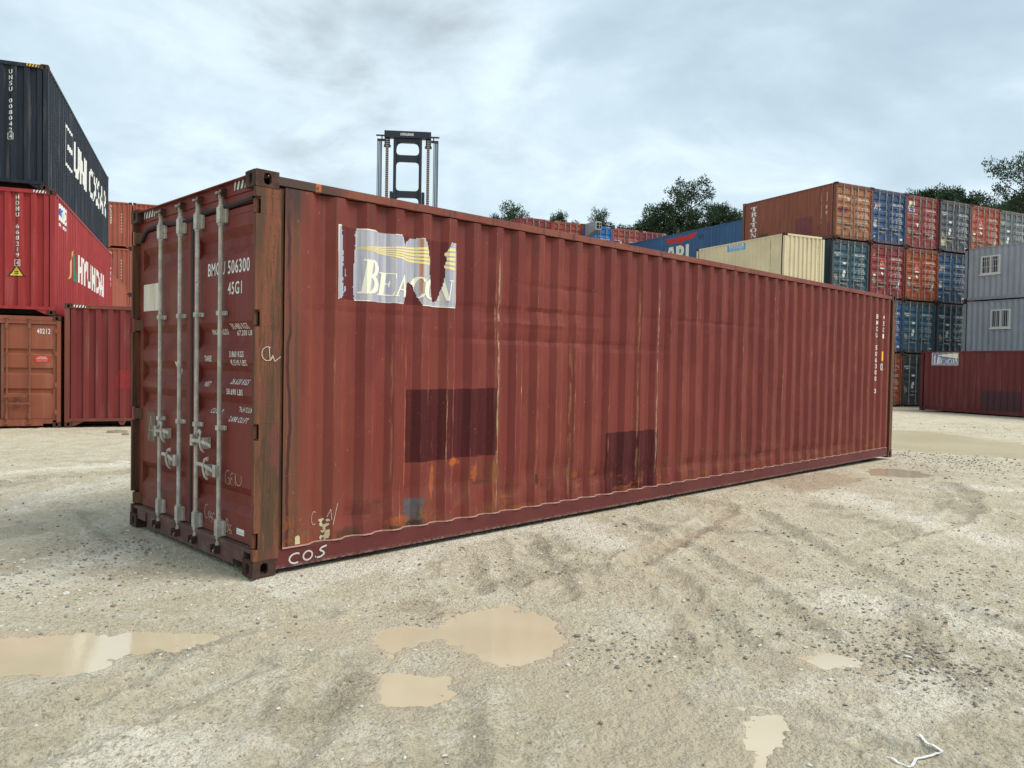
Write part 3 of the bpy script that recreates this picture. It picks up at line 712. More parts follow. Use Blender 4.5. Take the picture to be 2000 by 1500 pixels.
hazard(hero, HH, x=.050)
# big torn sticker
ps, pu, pv2 = place_side(HL, -1, True)
OUT = [(.866, 2.594), (.99, 2.6), (1.097, 2.588), (1.279, 2.595), (1.306, 2.548), (1.327, 2.522), (1.358, 2.563), (1.394, 2.58), (1.512, 2.597), (1.54, 2.551), (1.552, 2.493), (1.562, 2.365), (1.571, 2.246), (1.598, 2.11), (1.623, 2.076), (1.649, 2.073), (1.682, 2.09), (1.709, 2.153), (1.732, 2.225), (1.753, 2.314), (1.74, 2.392), (1.762, 2.438), (1.742, 2.488), (1.781, 2.545), (1.803, 2.593), (1.855, 2.592), (1.863, 2.031), (1.501, 2.031), (1.456, 2.1), (1.423, 2.183), (1.39, 2.216), (1.364, 2.211), (1.349, 2.151), (1.33, 2.091), (1.308, 2.033), (1.237, 2.035), (.846, 2.033), (.839, 2.151), (.844, 2.294), (.854, 2.454), (.855, 2.557)]
STR = [(.674, 2.597), (.704, 2.598), (.712, 2.476), (.718, 2.36), (.714, 2.203), (.725, 2.087), (.715, 2.038), (.68, 2.034)]
BIT = [[(.734, 2.236), (.74, 2.284), (.752, 2.215), (.746, 2.198)], [(.733, 2.135), (.756, 2.129), (.752, 2.097), (.727, 2.087)]]
def inpoly(x, y, P):
    c = False; j = len(P)-1
    for i in range(len(P)):
        if (P[i][1] > y) != (P[j][1] > y) and x < (P[j][0]-P[i][0])*(y-P[i][1])/(P[j][1]-P[i][1])+P[i][0]: c = not c
        j = i
    return c
def keep(u, v):
    a = .006*mnoise.noise(Vector((u*40, v*40, 1))); b = .006*mnoise.noise(Vector((u*40, v*40, 9)))
    if .69 < u < 1.85 and 2.045 < v < 2.585: u2, v2 = u+a, v+b
    else: u2, v2 = u, v
    return inpoly(u2, v2, OUT) or inpoly(u2, v2, STR) or inpoly(u, v, BIT[0]) or inpoly(u, v, BIT[1])
cutu = sorted(pu+[.67+i*.0085 for i in range(142)]); cutv = sorted(pv2+[2.03+i*.0085 for i in range(68)])
st_ = Flat(); st_.rect(.674, 2.031, 1.864, 2.598, 0); sticker = st_.build('torn_sticker', ['sticker_base'], hero, ps, cutu, cutv, keep, .0008)
g = Flat()
for a in ((.674, 2.031, 1.864, 2.038), (.674, 2.589, 1.864, 2.598), (.674, 2.038, .681, 2.589), (1.856, 2.038, 1.864, 2.589)): g.rect(*a, 0, 0)
g.build('sticker_border', ['cream_paint'], sticker, ps, cutu, cutv, keep, .0016)
g = Flat()  # the light beam: six widening yellow bands
for i in range(5):
    n = 24
    def edge(t, k):
        x = .849+t*(1.842-.849); top = 2.441+ (2.547-2.441)*(t**.75); bot = 2.437-(2.437-2.335)*t**1.05+.012*math.sin(t*9)*(k/6)*t
        return x, top+(bot-top)*k/5
    up = [edge(j/n, i) for j in range(n+1)]; dn = [edge(j/n, i+.66) for j in range(n+1)]
    for j in range(n): g.poly([dn[j], dn[j+1], up[j+1], up[j]], 0, .0004)
g.build('light_beam', ['ochre_light'], sticker, ps, cutu, cutv, keep, .0016)
def serif_letter(g, ch, x, y, w_, h_, sl, m=0, bold=1.0):
    """roman capital built of stems, hairlines and serifs in a w x h cell"""
    st = .20*w_*bold; th = .07*h_; se = .045*h_
    def q(a, b, c, d): g.poly([(p[0]+sl*(p[1]-y), p[1]) for p in ((a, b), (c, b), (c, d), (a, d))], m)
    def pl(pts): g.poly([(x+p[0]*w_+sl*p[1]*h_, y+p[1]*h_) for p in pts], m)
    def rg(cx, cy, rx, ry, ix, iy, a0, a1, icx=0.0):
        g.k += 1; n = 22; L0 = len(g.v)
        for i in range(n+1):
            a = R_(a0+(a1-a0)*i/n)
            for X, Y in ((cx+rx*math.cos(a), cy+ry*math.sin(a)), (cx+icx+ix*math.cos(a), cy+iy*math.sin(a))): g.v.append((x+X*w_+sl*Y*h_, y+Y*h_, g.k*.00012))
        for i in range(n): g.f.append((L0+2*i, L0+2*i+2, L0+2*i+3, L0+2*i+1)); g.m.append(m)
    def stem(a, b=.30): pl([(a, 0), (a+b, 0), (a+b, 1), (a, 1)])
    def sf(a, b, t): pl([(a, t), (b, t), (b, t+.05), (a, t+.05)])
    if ch == 'B': stem(.14, .34); sf(0, .5, 0); sf(0, .5, .95); rg(.44, .745, .50, .255, .16, .19, -90, 90); rg(.44, .27, .60, .27, .22, .20, -90, 90)
    if ch == 'E': stem(.14); sf(0, .95, 0); sf(0, .9, .95); sf(.3, .66, .49); pl([(.88, 0), (.95, 0), (1, .24), (.95, .24)]); pl([(.84, .98), (.92, .98), (.94, .76), (.89, .76)]); pl([(.62, .38), (.68, .38), (.68, .64), (.62, .64)])
    if ch == 'A': pl([(.42, 1), (.58, 1), (1.0, 0), (.64, 0)]); pl([(.43, .98), (.52, .88), (.20, 0), (.09, 0)]); pl([(.24, .30), (.76, .30), (.76, .36), (.24, .36)]); sf(0, .32, 0); sf(.58, 1.05, 0)
    if ch == 'C': rg(.55, .5, .54, .52, .24, .44, 38, 322, .05); pl([(.90, .66), (.96, .66), (.97, .98), (.92, .98)]); pl([(.9, .12), (.97, .2), (.98, .28), (.86, .2)])
    if ch == 'O': rg(.5, .5, .54, .52, .23, .45, 0, 360)
    if ch == 'N': pl([(.12, 0), (.20, 0), (.20, 1), (.12, 1)]); pl([(.80, 0), (.88, 0), (.88, 1), (.80, 1)]); pl([(.06, 1), (.40, 1), (.90, 0), (.70, 0)]); sf(0, .34, 0); sf(0, .2, .95); sf(.68, 1, .95)
    if ch == 'T': stem(.38); sf(.22, .78, 0); pl([(0, .93), (1, .93), (1, 1), (0, 1)]); pl([(0, .93), (.07, .70), (.12, .70), (.18, .93)]); pl([(1, .93), (.93, .70), (.88, .70), (.82, .93)])
    if ch == 'R': stem(.14); sf(0, .5, 0); sf(0, .5, .95); rg(.42, .74, .46, .26, .20, .19, -90, 90); pl([(.42, .50), (.66, .50), (1, 0), (.76, 0)]); sf(.66, 1.05, 0)
    if ch == 'I': stem(.38); sf(.2, .8, 0); sf(.2, .8, .95)
g = Flat(); SLN = .16
for ch, x, w_, h_ in (('B', .872, .185, .270), ('E', 1.055, .155, .185), ('A', 1.205, .150, .178), ('C', 1.365, .150, .178), ('O', 1.505, .150, .178), ('N', 1.655, .150, .178)): serif_letter(g, ch, x, 2.090, w_, h_, SLN)
g.build('lettering', ['cream_paint'], sticker, ps, cutu, cutv, keep, .0018)
# side marks: container number column at the far end, yellow plate, chalk, sprayed letters on the bottom rail
fl = Flat(); 
for i, ch in enumerate('BMOU 506300 3'):
    if ch != ' ': fl.text(ch, 11.325+(.03 if ch == '1' else 0), 2.44-i*.107, .085, .075, 0, .012, lift=0)
for i, ch in enumerate('45G1'): fl.text(ch, 11.62, 2.44-i*.11, .08, .075, 0, .012, lift=0)
fl.rect(11.61, 1.72, 11.69, 1.88, 1, 0); fl.line([(11.60, 1.66), (11.69, 1.66), (11.69, 1.56), (11.60, 1.56), (11.60, 1.66)], .012, 0); fl.text('3', 11.625, 1.575, .04, .07, 0, .01)
fl.build('number_marking', ['white_paint', 'yellow_paint'], hero, ps, pu, pv2, None, .0008)
fl = Flat(); fl.line([(a+.12*(b-.1), b) for a, b in arc(.345, .092, .050, .036, 55, 300, 12)], .013); fl.line([(a+.12*(b-.1), b) for a, b in arc(.445, .098, .038, .033, 0, 360, 16)], .013); fl.line([(.605, .150), (.560, .140), (.545, .122), (.575, .108), (.585, .090), (.555, .072), (.52, .070)], .013); fl.line([(.505, .075), (.512, .080)], .012)
link_cos = fl.build('sprayed_letters', ['spray_white'], hero, lambda u, v, o: (u, -W/2+.016-o-.001, v))
random.seed(4); fl = Flat()
for cx, cz, n in ((.60, .33, 7), (.62, .27, 6), (.58, .20, 4), (.66, .15, 0)):
    for i in range(n): a, b = cx+random.uniform(-.03, .03), cz+random.uniform(-.03, .03); fl.poly([(a+random.uniform(.008, .02)*math.cos(t*1.26), b+random.uniform(.008, .022)*math.sin(t*1.26)) for t in range(5)])
fl.poly([(.335, .195), (.375, .195), (.375, .245), (.36, .262), (.335, .25)]); fl.poly([(.60, .19), (.63, .20), (.64, .235), (.605, .24)])
fl.build('sticker', ['old_label'], hero, ps, pu, pv2, None, .0008)
fl = Flat(); fl.line(arc(.52, .36, .03, .05, 60, 300), .004); fl.line([(.66, .30), (.70, .46)], .004); fl.line([(.62, .36), (.645, .42), (.65, .34)], .004); fl.line(arc(.10, 1.60, .045, .05, 60, 330), .005); fl.line([(.11, 1.65), (.12, 1.55), (.14, 1.59), (.155, 1.545), (.20, 1.58)], .005)
fl.build('chalk_writing', ['chalk'], hero, lambda u, v, o: ps(u, v, o) if u > .24 else (u, -W/2+.004-o-.0015, v), pu, pv2, None, .0012)
# ================================================================== OTHER CONTAINERS
ZL = -.12
YL = R_(66.7)
lvL = Vector((-math.sin(YL), math.cos(YL), 0))
# --- left row
H1, H2 = 2.591, 2.896
DOORZ[(2.592, False)] = [(.20, 0)]+[q for a, b in ((.76, .90), (1.22, 1.38), (1.68, 1.82)) for q in ((a, 0), (a+.03, .040), (b-.02, .040), (b, 0))]+[(2.342, 0)]
c = container('rust-orange container with closed doors and a red notice, bottom left of the yard', (2.79, 15.22, ZL), YL, 12.19, 2.592, 'door', (.24, .072, .040), (.27, .085, .046), corner='R', frame_color=(.25, .078, .043), bars=(.14, .59))
simple('brown_bar_paint', (.22, .075, .042), .55, 0, .25, 10)
for d_ in [o for o in c.children if o.name.startswith('door')]:
    for b_ in d_.children:
        if not b_.name.startswith('hinge'): b_.material_slots[0].link = 'OBJECT'; b_.material_slots[0].material = MATS['brown_bar_paint']
fl = Flat(); fl.text('40212', .73, 2.17, .27, .12, 0, .015); p, us, vs = place_door(H1); fl.build('number_marking', ['white_paint'], c, p, us, vs)
fl = Flat(); fl.rect(.68, 1.51, .99, 1.655, 0); fl.text('ATTENTION', .75, 1.618, .17, .022, 1, .02, lift=.001); fl.text('AVERTISSEMENT', .72, 1.587, .23, .022, 1, .02, lift=.001); fl.text('THIS UNIT MUST BE KEPT', .72, 1.555, .23, .014, 1, 0, lift=.001); fl.text('LOCKED AT ALL TIMES', .74, 1.528, .19, .014, 1, 0, lift=.001)
fl.build('sticker', ['red_paint', 'white_paint'], c, lambda u, v, o: (.042-o, -u, v))
c = container('bright red container with flame-shaped logo and triangular warning label, under the black one', (2.69, 15.30, ZL+H1+.01), YL, 12.19, H2, 'panel', (.30, .030, .030), corner='R')
fl = Flat(); fl.vtext('HDMU 668219', .42, H2-.17, .075, .10, .132, 0, .012); fl.text('4', .425, 1.13, .065, .10, 0, .012); fl.line([(.40, 1.11), (.51, 1.11), (.51, 1.25), (.40, 1.25), (.40, 1.11)], .01)
p, us, vs = place_end(H2); fl.build('number_marking', ['white_paint'], c, p, us, vs)
fl = Flat(); fl.poly([(.26, .86), (.62, .86), (.44, 1.16)], 1); fl.poly([(.31, .885), (.57, .885), (.44, 1.10)], 2); fl.rect(.39, .93, .49, .95, 1); fl.rect(.39, .97, .49, .99, 1)
fl.build('sticker', ['white_paint', 'black_paint', 'hot_yellow'], c, p, us, vs); hazard(c, H2)
fl = Flat(); fl.poly([(2.10, 1.04), (2.42, 1.10), (2.78, 1.90), (2.45, 1.62)], 2); fl.poly([(2.80, 1.06), (3.36, 1.07), (3.20, 1.5), (2.84, 1.93)], 0)
fl.text('HYUNDAI', 3.72, 1.09, 5.85, .77, 1, .05)
p, us, vs = place_side(12.19, -1); fl.build('lettering', ['bright_green', 'white_paint', 'ochre_paint'], c, p, us, vs)
fl = Flat(); fl.rect(.60, 2.32, 1.77, 2.72, 0); fl.text('em', .68, 2.42, .60, .20, 1, .03); fl.ring(1.52, 2.52, .15, .13, .10, .09, 0, 360, 2); fl.text('em lease', .64, 2.18, 1.1, .11, 0, .03); fl.build('sticker', ['white_paint', 'blue_ink', 'red_paint'], c, p, us, vs)
fl = Flat(); fl.vtext('45G1', 11.6, 2.4, .1, .14, .2); fl.build('number_marking', ['white_paint'], c, p, us, vs)
c = container('near-black container with white slatted lettering, top of the left stack', (2.60, 15.52, ZL+H1+H2+.02), YL, 12.19, H2, 'panel', (.014, .020, .030), corner='R')
fl = Flat(); fl.vtext('UNSU 008042', .42, H2-.20, .075, .10, .132, 0, .012); fl.text('4', .425, 1.13, .065, .10, 0, .012); fl.line([(.40, 1.11), (.51, 1.11), (.51, 1.25), (.40, 1.25), (.40, 1.11)], .01)
p, us, vs = place_end(H2); fl.build('number_marking', ['white_paint'], c, p, us, vs); hazard(c, H2, 'yellow_paint')
fl = Flat(); B = .075; a0, a1, b0, b1 = 2.50, 3.78, 1.18, 2.25
fl.rect(a0-.04, b0, a0+.12, b1); fl.rect(a0+.12, b0, a1, b0+B); fl.rect(a0+.12, b1-B, a1, b1); fl.rect(a1-.12, 1.62, a1, b1-B); fl.rect(a0+.28, 1.66, a1-.12, 1.80)
fl.text('UNI', 3.97, 1.20, 2.55, .96, 0, .06); fl.text('CXSAR', 7.0, 1.22, 4.6, .95, 0, .02)
p, us, vs = place_side(12.19, -1); fl.build('lettering', ['white_paint'], c, p, us, vs)
c = container('dull dark red container on the ground, blank ribbed end with patched paint', (2.86, 15.20, ZL), R_(68.5), 12.19, H2, 'panel', (.175, .030, .028), corner='L', frame_color=(.17, .05, .035))
hazard(c, H2); p, us, vs = place_end(H2)
fl = Flat(); fl.rect(-.10, 1.35, .18, 1.75-.62); fl.rect(-.15, .9, .25, 1.22); fl.build('paint_patch', ['red_patch'], c, p, us, vs)
c = container('orange-brown container second up behind the bright red one, only its side showing', (7.55, 28.3, 2.50), YL, 12.19, H1+.2, 'panel', (.31, .085, .05), corner='R')
container('dark container standing beneath the orange-brown one behind the left stack', (7.55, 28.3, -.2), YL, 12.19, H1, 'panel', (.31, .085, .05), corner='R')
# stacks of ends far behind the left row
rr = Vector((math.sin(YL), -math.cos(YL), 0))
for col_ in (0, 1):
    P = Vector((14.6, 45.35, 0))+rr*((-2.438 if col_ == 0 else .06))
    for lv in range(4):
        lab = {(0, 3): 'brick-orange ribbed container end, topmost beside the near-black container', (0, 2): 'brick-orange ribbed container end directly under the topmost, behind the left stack', (1, 3): 'brick-orange container end partly hidden by the maroon corner post, topmost of its stack', (1, 2): 'brick-orange container end just behind the maroon container left edge, below the topmost'}.get((col_, lv), 'brick-orange container in the lower hidden part of the rear left stack')
        c = container(lab, P+Vector((0, 0, -.28+lv*2.80)), YL, 6.058, 2.79, 'panel', (.33, .095, .06) if col_ == 0 else (.32, .08, .05), corner='L', group='brick-orange container ends stacked behind the left row')
        if lv >= 2 and col_ == 0:
            fl = Flat(); fl.vtext('HLXU407', .02, 2.55, .1, .13, .17); fl.vtext('6612985', .62, 2.1, .07, .09, .18); p, us, vs = place_end(2.79); fl.build('number_marking', ['white_paint'], c, p, us, vs)
# --- right stack of 20 ft boxes, door ends to the front
YR = R_(71.96); rR = Vector((math.sin(YR), -math.cos(YR), 0)); P0 = Vector((33.38, 10.27, 0)); ZR = -.21
teal, navy, dred, oran, slate, blue_ = (.04, .078, .105), (.025, .06, .09), (.20, .042, .042), (.31, .075, .035), (.085, .095, .115), (.042, .082, .17)
GR = 'twenty-foot containers stacked four high with their doors to the front'
LAY = {(0, 3): ('tan-orange doored container with white vertical name on its brown side, top row', (.235, .075, .045), (.34, .14, .065)),
       (1, 3): ('bright blue doored container, second from the left in the top row', blue_, blue_),
       (2, 3): ('dusty red doored container with a yellow and blue square badge, top row', (.25, .055, .05), (.25, .055, .05)),
       (3, 3): ('slate grey doored container with a yellowed patch low on its left door, top row', slate, slate),
       (4, 3): ('orange-red doored container between two grey ones, top row', (.33, .085, .05), (.33, .085, .05)),
       (5, 3): ('grey-green doored container at the right end of the top row', (.13, .16, .17), (.13, .16, .17)),
       (0, 2): ('dark teal doored container below the tan-orange one, beside the cream container', teal, (.045, .10, .13)),
       (1, 2): ('dark red doored container under the bright blue one', dred, (.26, .05, .05)),
       (2, 2): ('vivid orange doored container under the dusty red one', oran, (.34, .085, .035)),
       (3, 2): ('mid-blue doored container partly behind the pale grey office units, third row up', (.03, .09, .18), (.04, .10, .19)),
       (1, 1): ('blue container showing as a thin strip right of the maroon container end', blue_, (.05, .11, .24)),
       (2, 1): ('dark teal doored container in the second row up, under the vivid orange one', teal, (.045, .11, .16)),
       (3, 1): ('very dark blue-green doored container above the left end of the low red container', navy, (.02, .065, .10)),
       (1, 0): ('orange container at ground level showing as a strip right of the maroon container', oran, (.36, .10, .05)),
       (2, 0): ('charcoal doored container at ground level left of the low red container', (.05, .055, .06), (.055, .06, .065))}
CODES = {(0, 3): 'TCKU 342330 2', (1, 3): 'APZU 378077 8', (2, 3): 'FCIU 590295 0', (3, 3): 'CNCU 231480 1', (4, 3): 'TRLU 332975 1', (5, 3): 'CNCU 120463 5', (0, 2): 'CNCU 224464 7', (1, 2): 'TRLU 902432 6', (2, 2): 'TRLU 904421 1', (3, 2): 'APZU 371204 3', (1, 1): 'APZU 355120 9', (2, 1): 'CNCU 228071 6', (3, 1): 'CNCU 217705 2', (1, 0): 'TEXU 281407 3', (2, 0): 'CNCU 206118 4'}
for k in range(6):
    for lv in range(4):
        key = (k, lv); lab, cs, cdr = LAY.get(key, ('weathered container hidden low in the right-hand stack', (.2, .06, .05), (.2, .06, .05)))
        jit = Vector((.03*math.sin(k*3+lv*5), .04*math.cos(k*2+lv*3), 0))
        c = container(lab, P0+rR*(k*2.475)+jit+Vector((0, 0, ZR+lv*2.597)), YR, 6.058, H1, 'door', cs, cdr, corner='L', group=GR, frame_color=tuple(a*.55+b*.45 for a, b in zip(cs, (.09, .05, .035))))
        if key not in LAY: continue
        number_block(c, H1, cdr, CODES[key])
        plate = (-1.00, .62, .20, .40, 'old_plate')
        if key in ((0, 3),): blobs(c, H1, [plate, (-.42, 1.80, .16, .18, 'galvanised_steel'), (-1.0, 1.18, .62, .30, 'maroon_patch')], 0); txt_door(c, H1, 'TRITON', -1.0, 1.92, .5, .10)
        if key in ((1, 3), (3, 2), (1, 1)): txt_door(c, H1, 'APL', -1.0, 1.62, .46, .24, bold=.05); blobs(c, H1, [(-.98, 1.88, .42, .04, 'red_paint'), (-1.0, .78, .22, .34, 'galvanised_steel'), (-1.0, .30, .1, .05, 'white_paint'), (.85, .27, .18, .09, 'white_paint')], 0)
        if key == (2, 3): blobs(c, H1, [(-.98, 1.78, .40, .50, 'cream_paint'), plate, (-.42, 1.02, .2, .22, 'white_paint', 'tri'), (.7, .62, .2, .12, 'white_paint')], 0); fl = Flat(); fl.rect(-.94, 1.81, -.62, 2.02, 0); fl.ring(-.62, 1.90, .26, .26, .18, .18, 95, 180, 1); fl.ring(-.66, 2.0, .24, .2, .17, .13, 95, 180, 2); p, us, vs = place_door(H1); fl.build('lettering', ['blue_ink', 'bright_green', 'hot_yellow'], c, p, us, vs, off=.004); txt_door(c, H1, 'FLORENS', -1.02, 1.66, .75, .07)
        if cs in (teal, slate, navy) or key in ((5, 3), (2, 0)): txt_door(c, H1, 'CHINA SHIPPING', -1.04, 1.92, .46, .08); blobs(c, H1, [plate, (-.50, 1.46, .26, .10, 'white_paint', 'oval'), (-.48, .86, .20, .34, 'white_paint', 'oval'), (-.95, 1.84, .3, .03, 'white_paint'), (.8, .25, .22, .05, 'white_paint')]+([(-1.05, .30, .40, .45, 'old_label')] if key == (3, 3) else []), 0)
        if key in ((1, 2), (2, 2), (4, 3)): blobs(c, H1, [(-.50, 1.50, .32, .40, 'red_paint', 'CAI'), (-.50, 1.40, .32, .08, 'white_paint'), plate, (-1.0, 1.05, .22, .1, 'white_paint', 'oval'), (-.4, 1.12, .14, .16, 'cream_paint', 'oval'), (.72, .55, .16, .28, 'white_paint'), (-1.0, 2.0, .16, .12, 'galvanised_steel', 'oval')], 0)
        if key == (1, 0): blobs(c, H1, [(.55, 1.85, .4, .1, 'rusty_frame'), (.55, 1.55, .4, .1, 'rusty_frame'), (.55, 1.3, .4, .1, 'rusty_frame')], 0)
        if key == (0, 3):   # tall vertical name on the brown side
            g = Flat(); xs = 6.058-.20-5.858+.62
            for i, ch in enumerate('TRITON'): serif_letter(g, ch, .57, 2.075-i*.270, .44, .225, 0, 0, 1.15)
            p, us, vs = place_side(6.058, 1); g.build('lettering', ['white_paint'], c, p, us, vs)
            long_code(c, 6.058, 1, 'TCKU 342330 2', 5.18, 2.22, H1, step=.112, size=.085); long_code(c, 6.058, 1, '22G1', 5.50, 2.20, H1, step=.112, size=.085)
            fl = Flat(); fl.rect(3.64, .31, 4.70, 1.24, 0); fl.rect(1.2, .50, 1.85, .80, 1); fl.rect(4.98, .5, 5.12, .70, 0); fl.rect(5.58, .2, 5.70, .80, 0); fl.build('paint_patch', ['maroon_patch', 'grimy_patch'], c, p, us, vs)
            fl = Flat(); fl.rect(5.44, 1.45, 5.56, 1.60); fl.rect(5.44, 1.19, 5.56, 1.34); fl.build('sticker', ['old_label'], c, p, us, vs)
# --- cream container on two hidden ones
for lv in range(3):
    lab = 'cream container with a small blue and white banner sign, in front of the right-hand stack' if lv == 2 else 'plain container hidden beneath the cream one'
    c = container(lab, Vector((30.55, 11.25, ZR+lv*2.597)), R_(71.3), 6.058, H1, 'panel', (.66, .565, .37) if lv == 2 else (.2, .06, .05), corner='L', group=None if lv == 2 else 'containers hidden beneath the cream one', frame_color=(.66, .57, .38) if lv == 2 else None)
    if lv == 2:
        p, us, vs = place_side(6.058, 1); fl = Flat(); fl.rect(2.28, 2.155, 3.56, 2.465, 0); fl.rect(2.45, 2.33, 3.40, 2.45, 1, .0006); fl.text('CAROLINA', 2.50, 2.345, .85, .09, 2, .03, lift=.0012); fl.text('CONTAINERS', 2.40, 2.25, 1.02, .06, 1, .02, lift=.0012); fl.text('252 555 4821', 2.44, 2.175, .95, .05, 1, .02, lift=.0012)
        fl.build('banner_sign', ['sky_blue_paint', 'white_paint', 'blue_ink'], c, p, us, vs); long_code(c, 6.058, 1, 'TRDU 786013 8', 5.14, 2.34, H1, 'black_paint', step=.108, size=.085)
        fl = Flat(); fl.vtext('TRDU 786013 8', .82, 2.28, .065, .10, .15); p, us, vs = place_end(H1); fl.build('number_marking', ['black_paint'], c, p, us, vs)
# --- blue forty-footer behind
for lv in range(4):
    lab = 'long blue container with a red eagle and large cream letters, behind the cream container' if lv == 3 else 'plain container hidden beneath the long blue one'
    c = container(lab, Vector((39.0, 17.75, ZR+lv*2.597)), R_(73), 12.19, H1, 'panel', (.045, .115, .235) if lv == 3 else (.04, .07, .12), corner='L', group=None if lv == 3 else 'containers hidden beneath the long blue one')
    if lv == 3:
        p, us, vs = place_side(12.19, 1); fl = Flat(); u, v = 6.25, 2.18
        pts = [(-1.85, .20), (-.22, .12), (-.12, .34), (.02, .38), (.14, .12), (1.95, .36), (1.75, -.02), (1.45, -.20), (.30, -.30), (.12, -.60), (-.10, -.60), (-.28, -.30), (-1.25, -.38), (-1.60, -.18)]
        fl.poly([(u+a*.82, v+b*.62+.02) for a, b in pts], 0); fl.build('eagle_emblem', ['red_paint'], c, p, us, vs)
        fl = Flat(); x0 = 4.85
        def q(pp, m=0): fl.poly([(x0+a*.83, .58+b) for a, b in pp], m)
        q([(0, 0), (.28, 1.18), (.86, 1.18), (1.04, 0), (.72, 0), (.68, .30), (.40, .30), (.34, 0)]); q([(.44, .46), (.65, .46), (.61, .92), (.53, .92)], 1)
        q([(1.2, 0), (1.2, 1.18), (1.58, 1.18), (1.58, 0)]); fl.ring(x0+1.55*.83, .58+.83, .50, .36, .18, .14, -90, 90, 0)
        q([(2.3, 0), (2.3, 1.18), (2.66, 1.18), (2.66, .28), (3.1, .28), (3.1, 0)])
        fl.build('lettering', ['cream_paint', 'blue_ink'], c, p, us, vs)
        fl = Flat(); fl.text('K3', 8.0, 1.90, .42, .30, 0, .02); fl.build('number_marking', ['mast_steel'], c, p, us, vs)
# --- far rear row, door ends
YF = R_(73.56); rF = Vector((math.sin(YF), -math.cos(YF), 0)); PF = Vector((33.97, 31.28, 0)); ZF = 11.175-2.896
FARC = [((.21, .042, .042), 'dark red container at the left end of the rear row seen over the maroon roof'), ((.29, .060, .045), 'brick red container second from the left in the rear row, white disc on door'), ((.03, .14, .38), 'bright blue container in the rear row beside a grey box'),
        ((.29, .065, .05), 'brick red container in the rear row, right of the blue one'), ((.20, .04, .04), 'dark red container at the right of the rear row, meeting the long blue one')]
for k, (cc, lab) in enumerate(FARC):
    for lv in range(4):
        c = container(lab if lv == 3 else 'container hidden in the lower part of the rear row', PF+rF*(k*2.46)+Vector((0, 0, ZF-(3-lv)*2.83)), YF, 6.058, 2.82 if lv < 3 else H2, 'door', cc if lv == 3 else (.2, .06, .05), corner='L', group='rear row of stacked containers seen over the maroon roof')
        if lv == 3:
            hazard(c, H2, 'white_paint' if k in (0, 2, 4) else 'yellow_paint'); p, us, vs = place_door(H2); fl = Flat(); fl.text(['GESU 506641 8', 'TCNU 183046 2', 'GVTU 330719 7', 'TCNU 183052 4', 'GESU 506650 1'][k], .15, 1.92, .9, .13, 0, .02); fl.text('45G1', .6, 1.70, .3, .12, 0, .02)
            fl.text(['CRONOS', 'TEXTAINER', 'SEACO', 'TEXTAINER', 'CRONOS'][k], -1.02, 1.98, .5, .09, 0, .02)
            if k in (1, 3): fl.poly([(-.45+.12*math.cos(t*.393), 1.82+.17*math.sin(t*.393)) for t in range(16)])
            if k == 0: fl.rect(-.62, 2.10, -.27, 2.17)
            fl.build('number_marking', ['white_paint'], c, p, us, vs, off=.003)
# clip-on generator box hung on the rear blue container
G = PF+rF*(2*2.46+.12)+Vector((0, 0, ZF))
g0 = empty('generator_box', G, YF, 'small grey steel box with a dark grille jutting out above the blue rear container', 'generator')
mb = MB(); mb.prism([(-1.3, 2.32), (-.012, 1.95), (-.012, 2.90), (-1.3, 2.90)], 'y', -.50, 0); bevel(link('housing', mb.mesh('housing', ['grey_enamel']), g0), .02)
mb = MB(); mb.box(-1.33, -1.298, -.44, -.12, 2.46, 2.80); gr = link('grille', mb.mesh('grille', ['void_black']), g0)
mb = MB(); mb.tube([(-1.36, -.28, 2.46), (-1.36, -.28, 2.80)], .02, 6); mb.tube([(-1.36, -.44, 2.62), (-1.36, -.12, 2.62)], .014, 6); link('grille_bar', mb.mesh('grille_bar', ['galvanised_steel']), gr)
# --- office units and the low red container on the right
YG = R_(72); dG = Vector((math.cos(YG), math.sin(YG), 0)); farc = Vector((40.5, 6.8, 0))
def office(label, lv, win):
    c = container(label, farc-dG*12.19+Vector((.0, 0, -.21+lv*2.60)), YG, 12.19, H1, 'panel', (.33, .365, .40), corner='L', name='office_container', group='pale grey office containers stacked on the right', frame_color=(.29, .32, .36), cat='office container')
    if not win: return c
    for u0, barred in win:
        f = MB(); wl, wh, z0 = .92, .87, 1.25; yy = W/2-.004; ux = 12.19-u0-wl
        for a in ((ux, ux+wl, z0, z0+.06), (ux, ux+wl, z0+wh-.06, z0+wh)): f.box(a[0], a[1], yy-.05, yy+.035, a[2], a[3])
        for a in (ux, ux+wl-.06, ux+wl/2-.035): f.box(a, a+(.07 if a == ux+wl/2-.035 else .06), yy-.05, yy+.034, z0+.06, z0+wh-.06)
        f.box(ux-.05, ux+wl+.05, yy-.01, yy+.045, z0-.06, z0)
        fo = link('window', f.mesh('window', ['white_paint']), c)
        f = MB(); f.box(ux+.06, ux+wl-.06, yy-.02, yy-.008, z0+.06, z0+wh-.06); link('pane', f.mesh('pane', ['dark_glass']), fo)
        f = MB()
        for i in range(9): q = ux+.1+i*(wl-.2)/8; f.tube([(q, yy+.048, z0+.02), (q, yy+.048, z0+wh-.02)], .009, 5)
        if barred:
            for zz in (z0+.34, z0+.64): f.tube([(ux+.06, yy+.048, zz), (ux+wl-.06, yy+.048, zz)], .010, 5)
        link('window_bars', f.mesh('window_bars', ['plastic_white']), fo)
    return c
office('upper pale grey office unit with a white-framed barred window of small squares', 2, [(.82, True)])
office('lower pale grey office unit with a white sliding window behind upright bars', 1, [(1.38, False)])
office('pale grey office unit hidden behind the low red container', 0, [])
YB = R_(66); dB = Vector((math.cos(YB), math.sin(YB), 0)); fb = Vector((34.35, 6.70, 0))
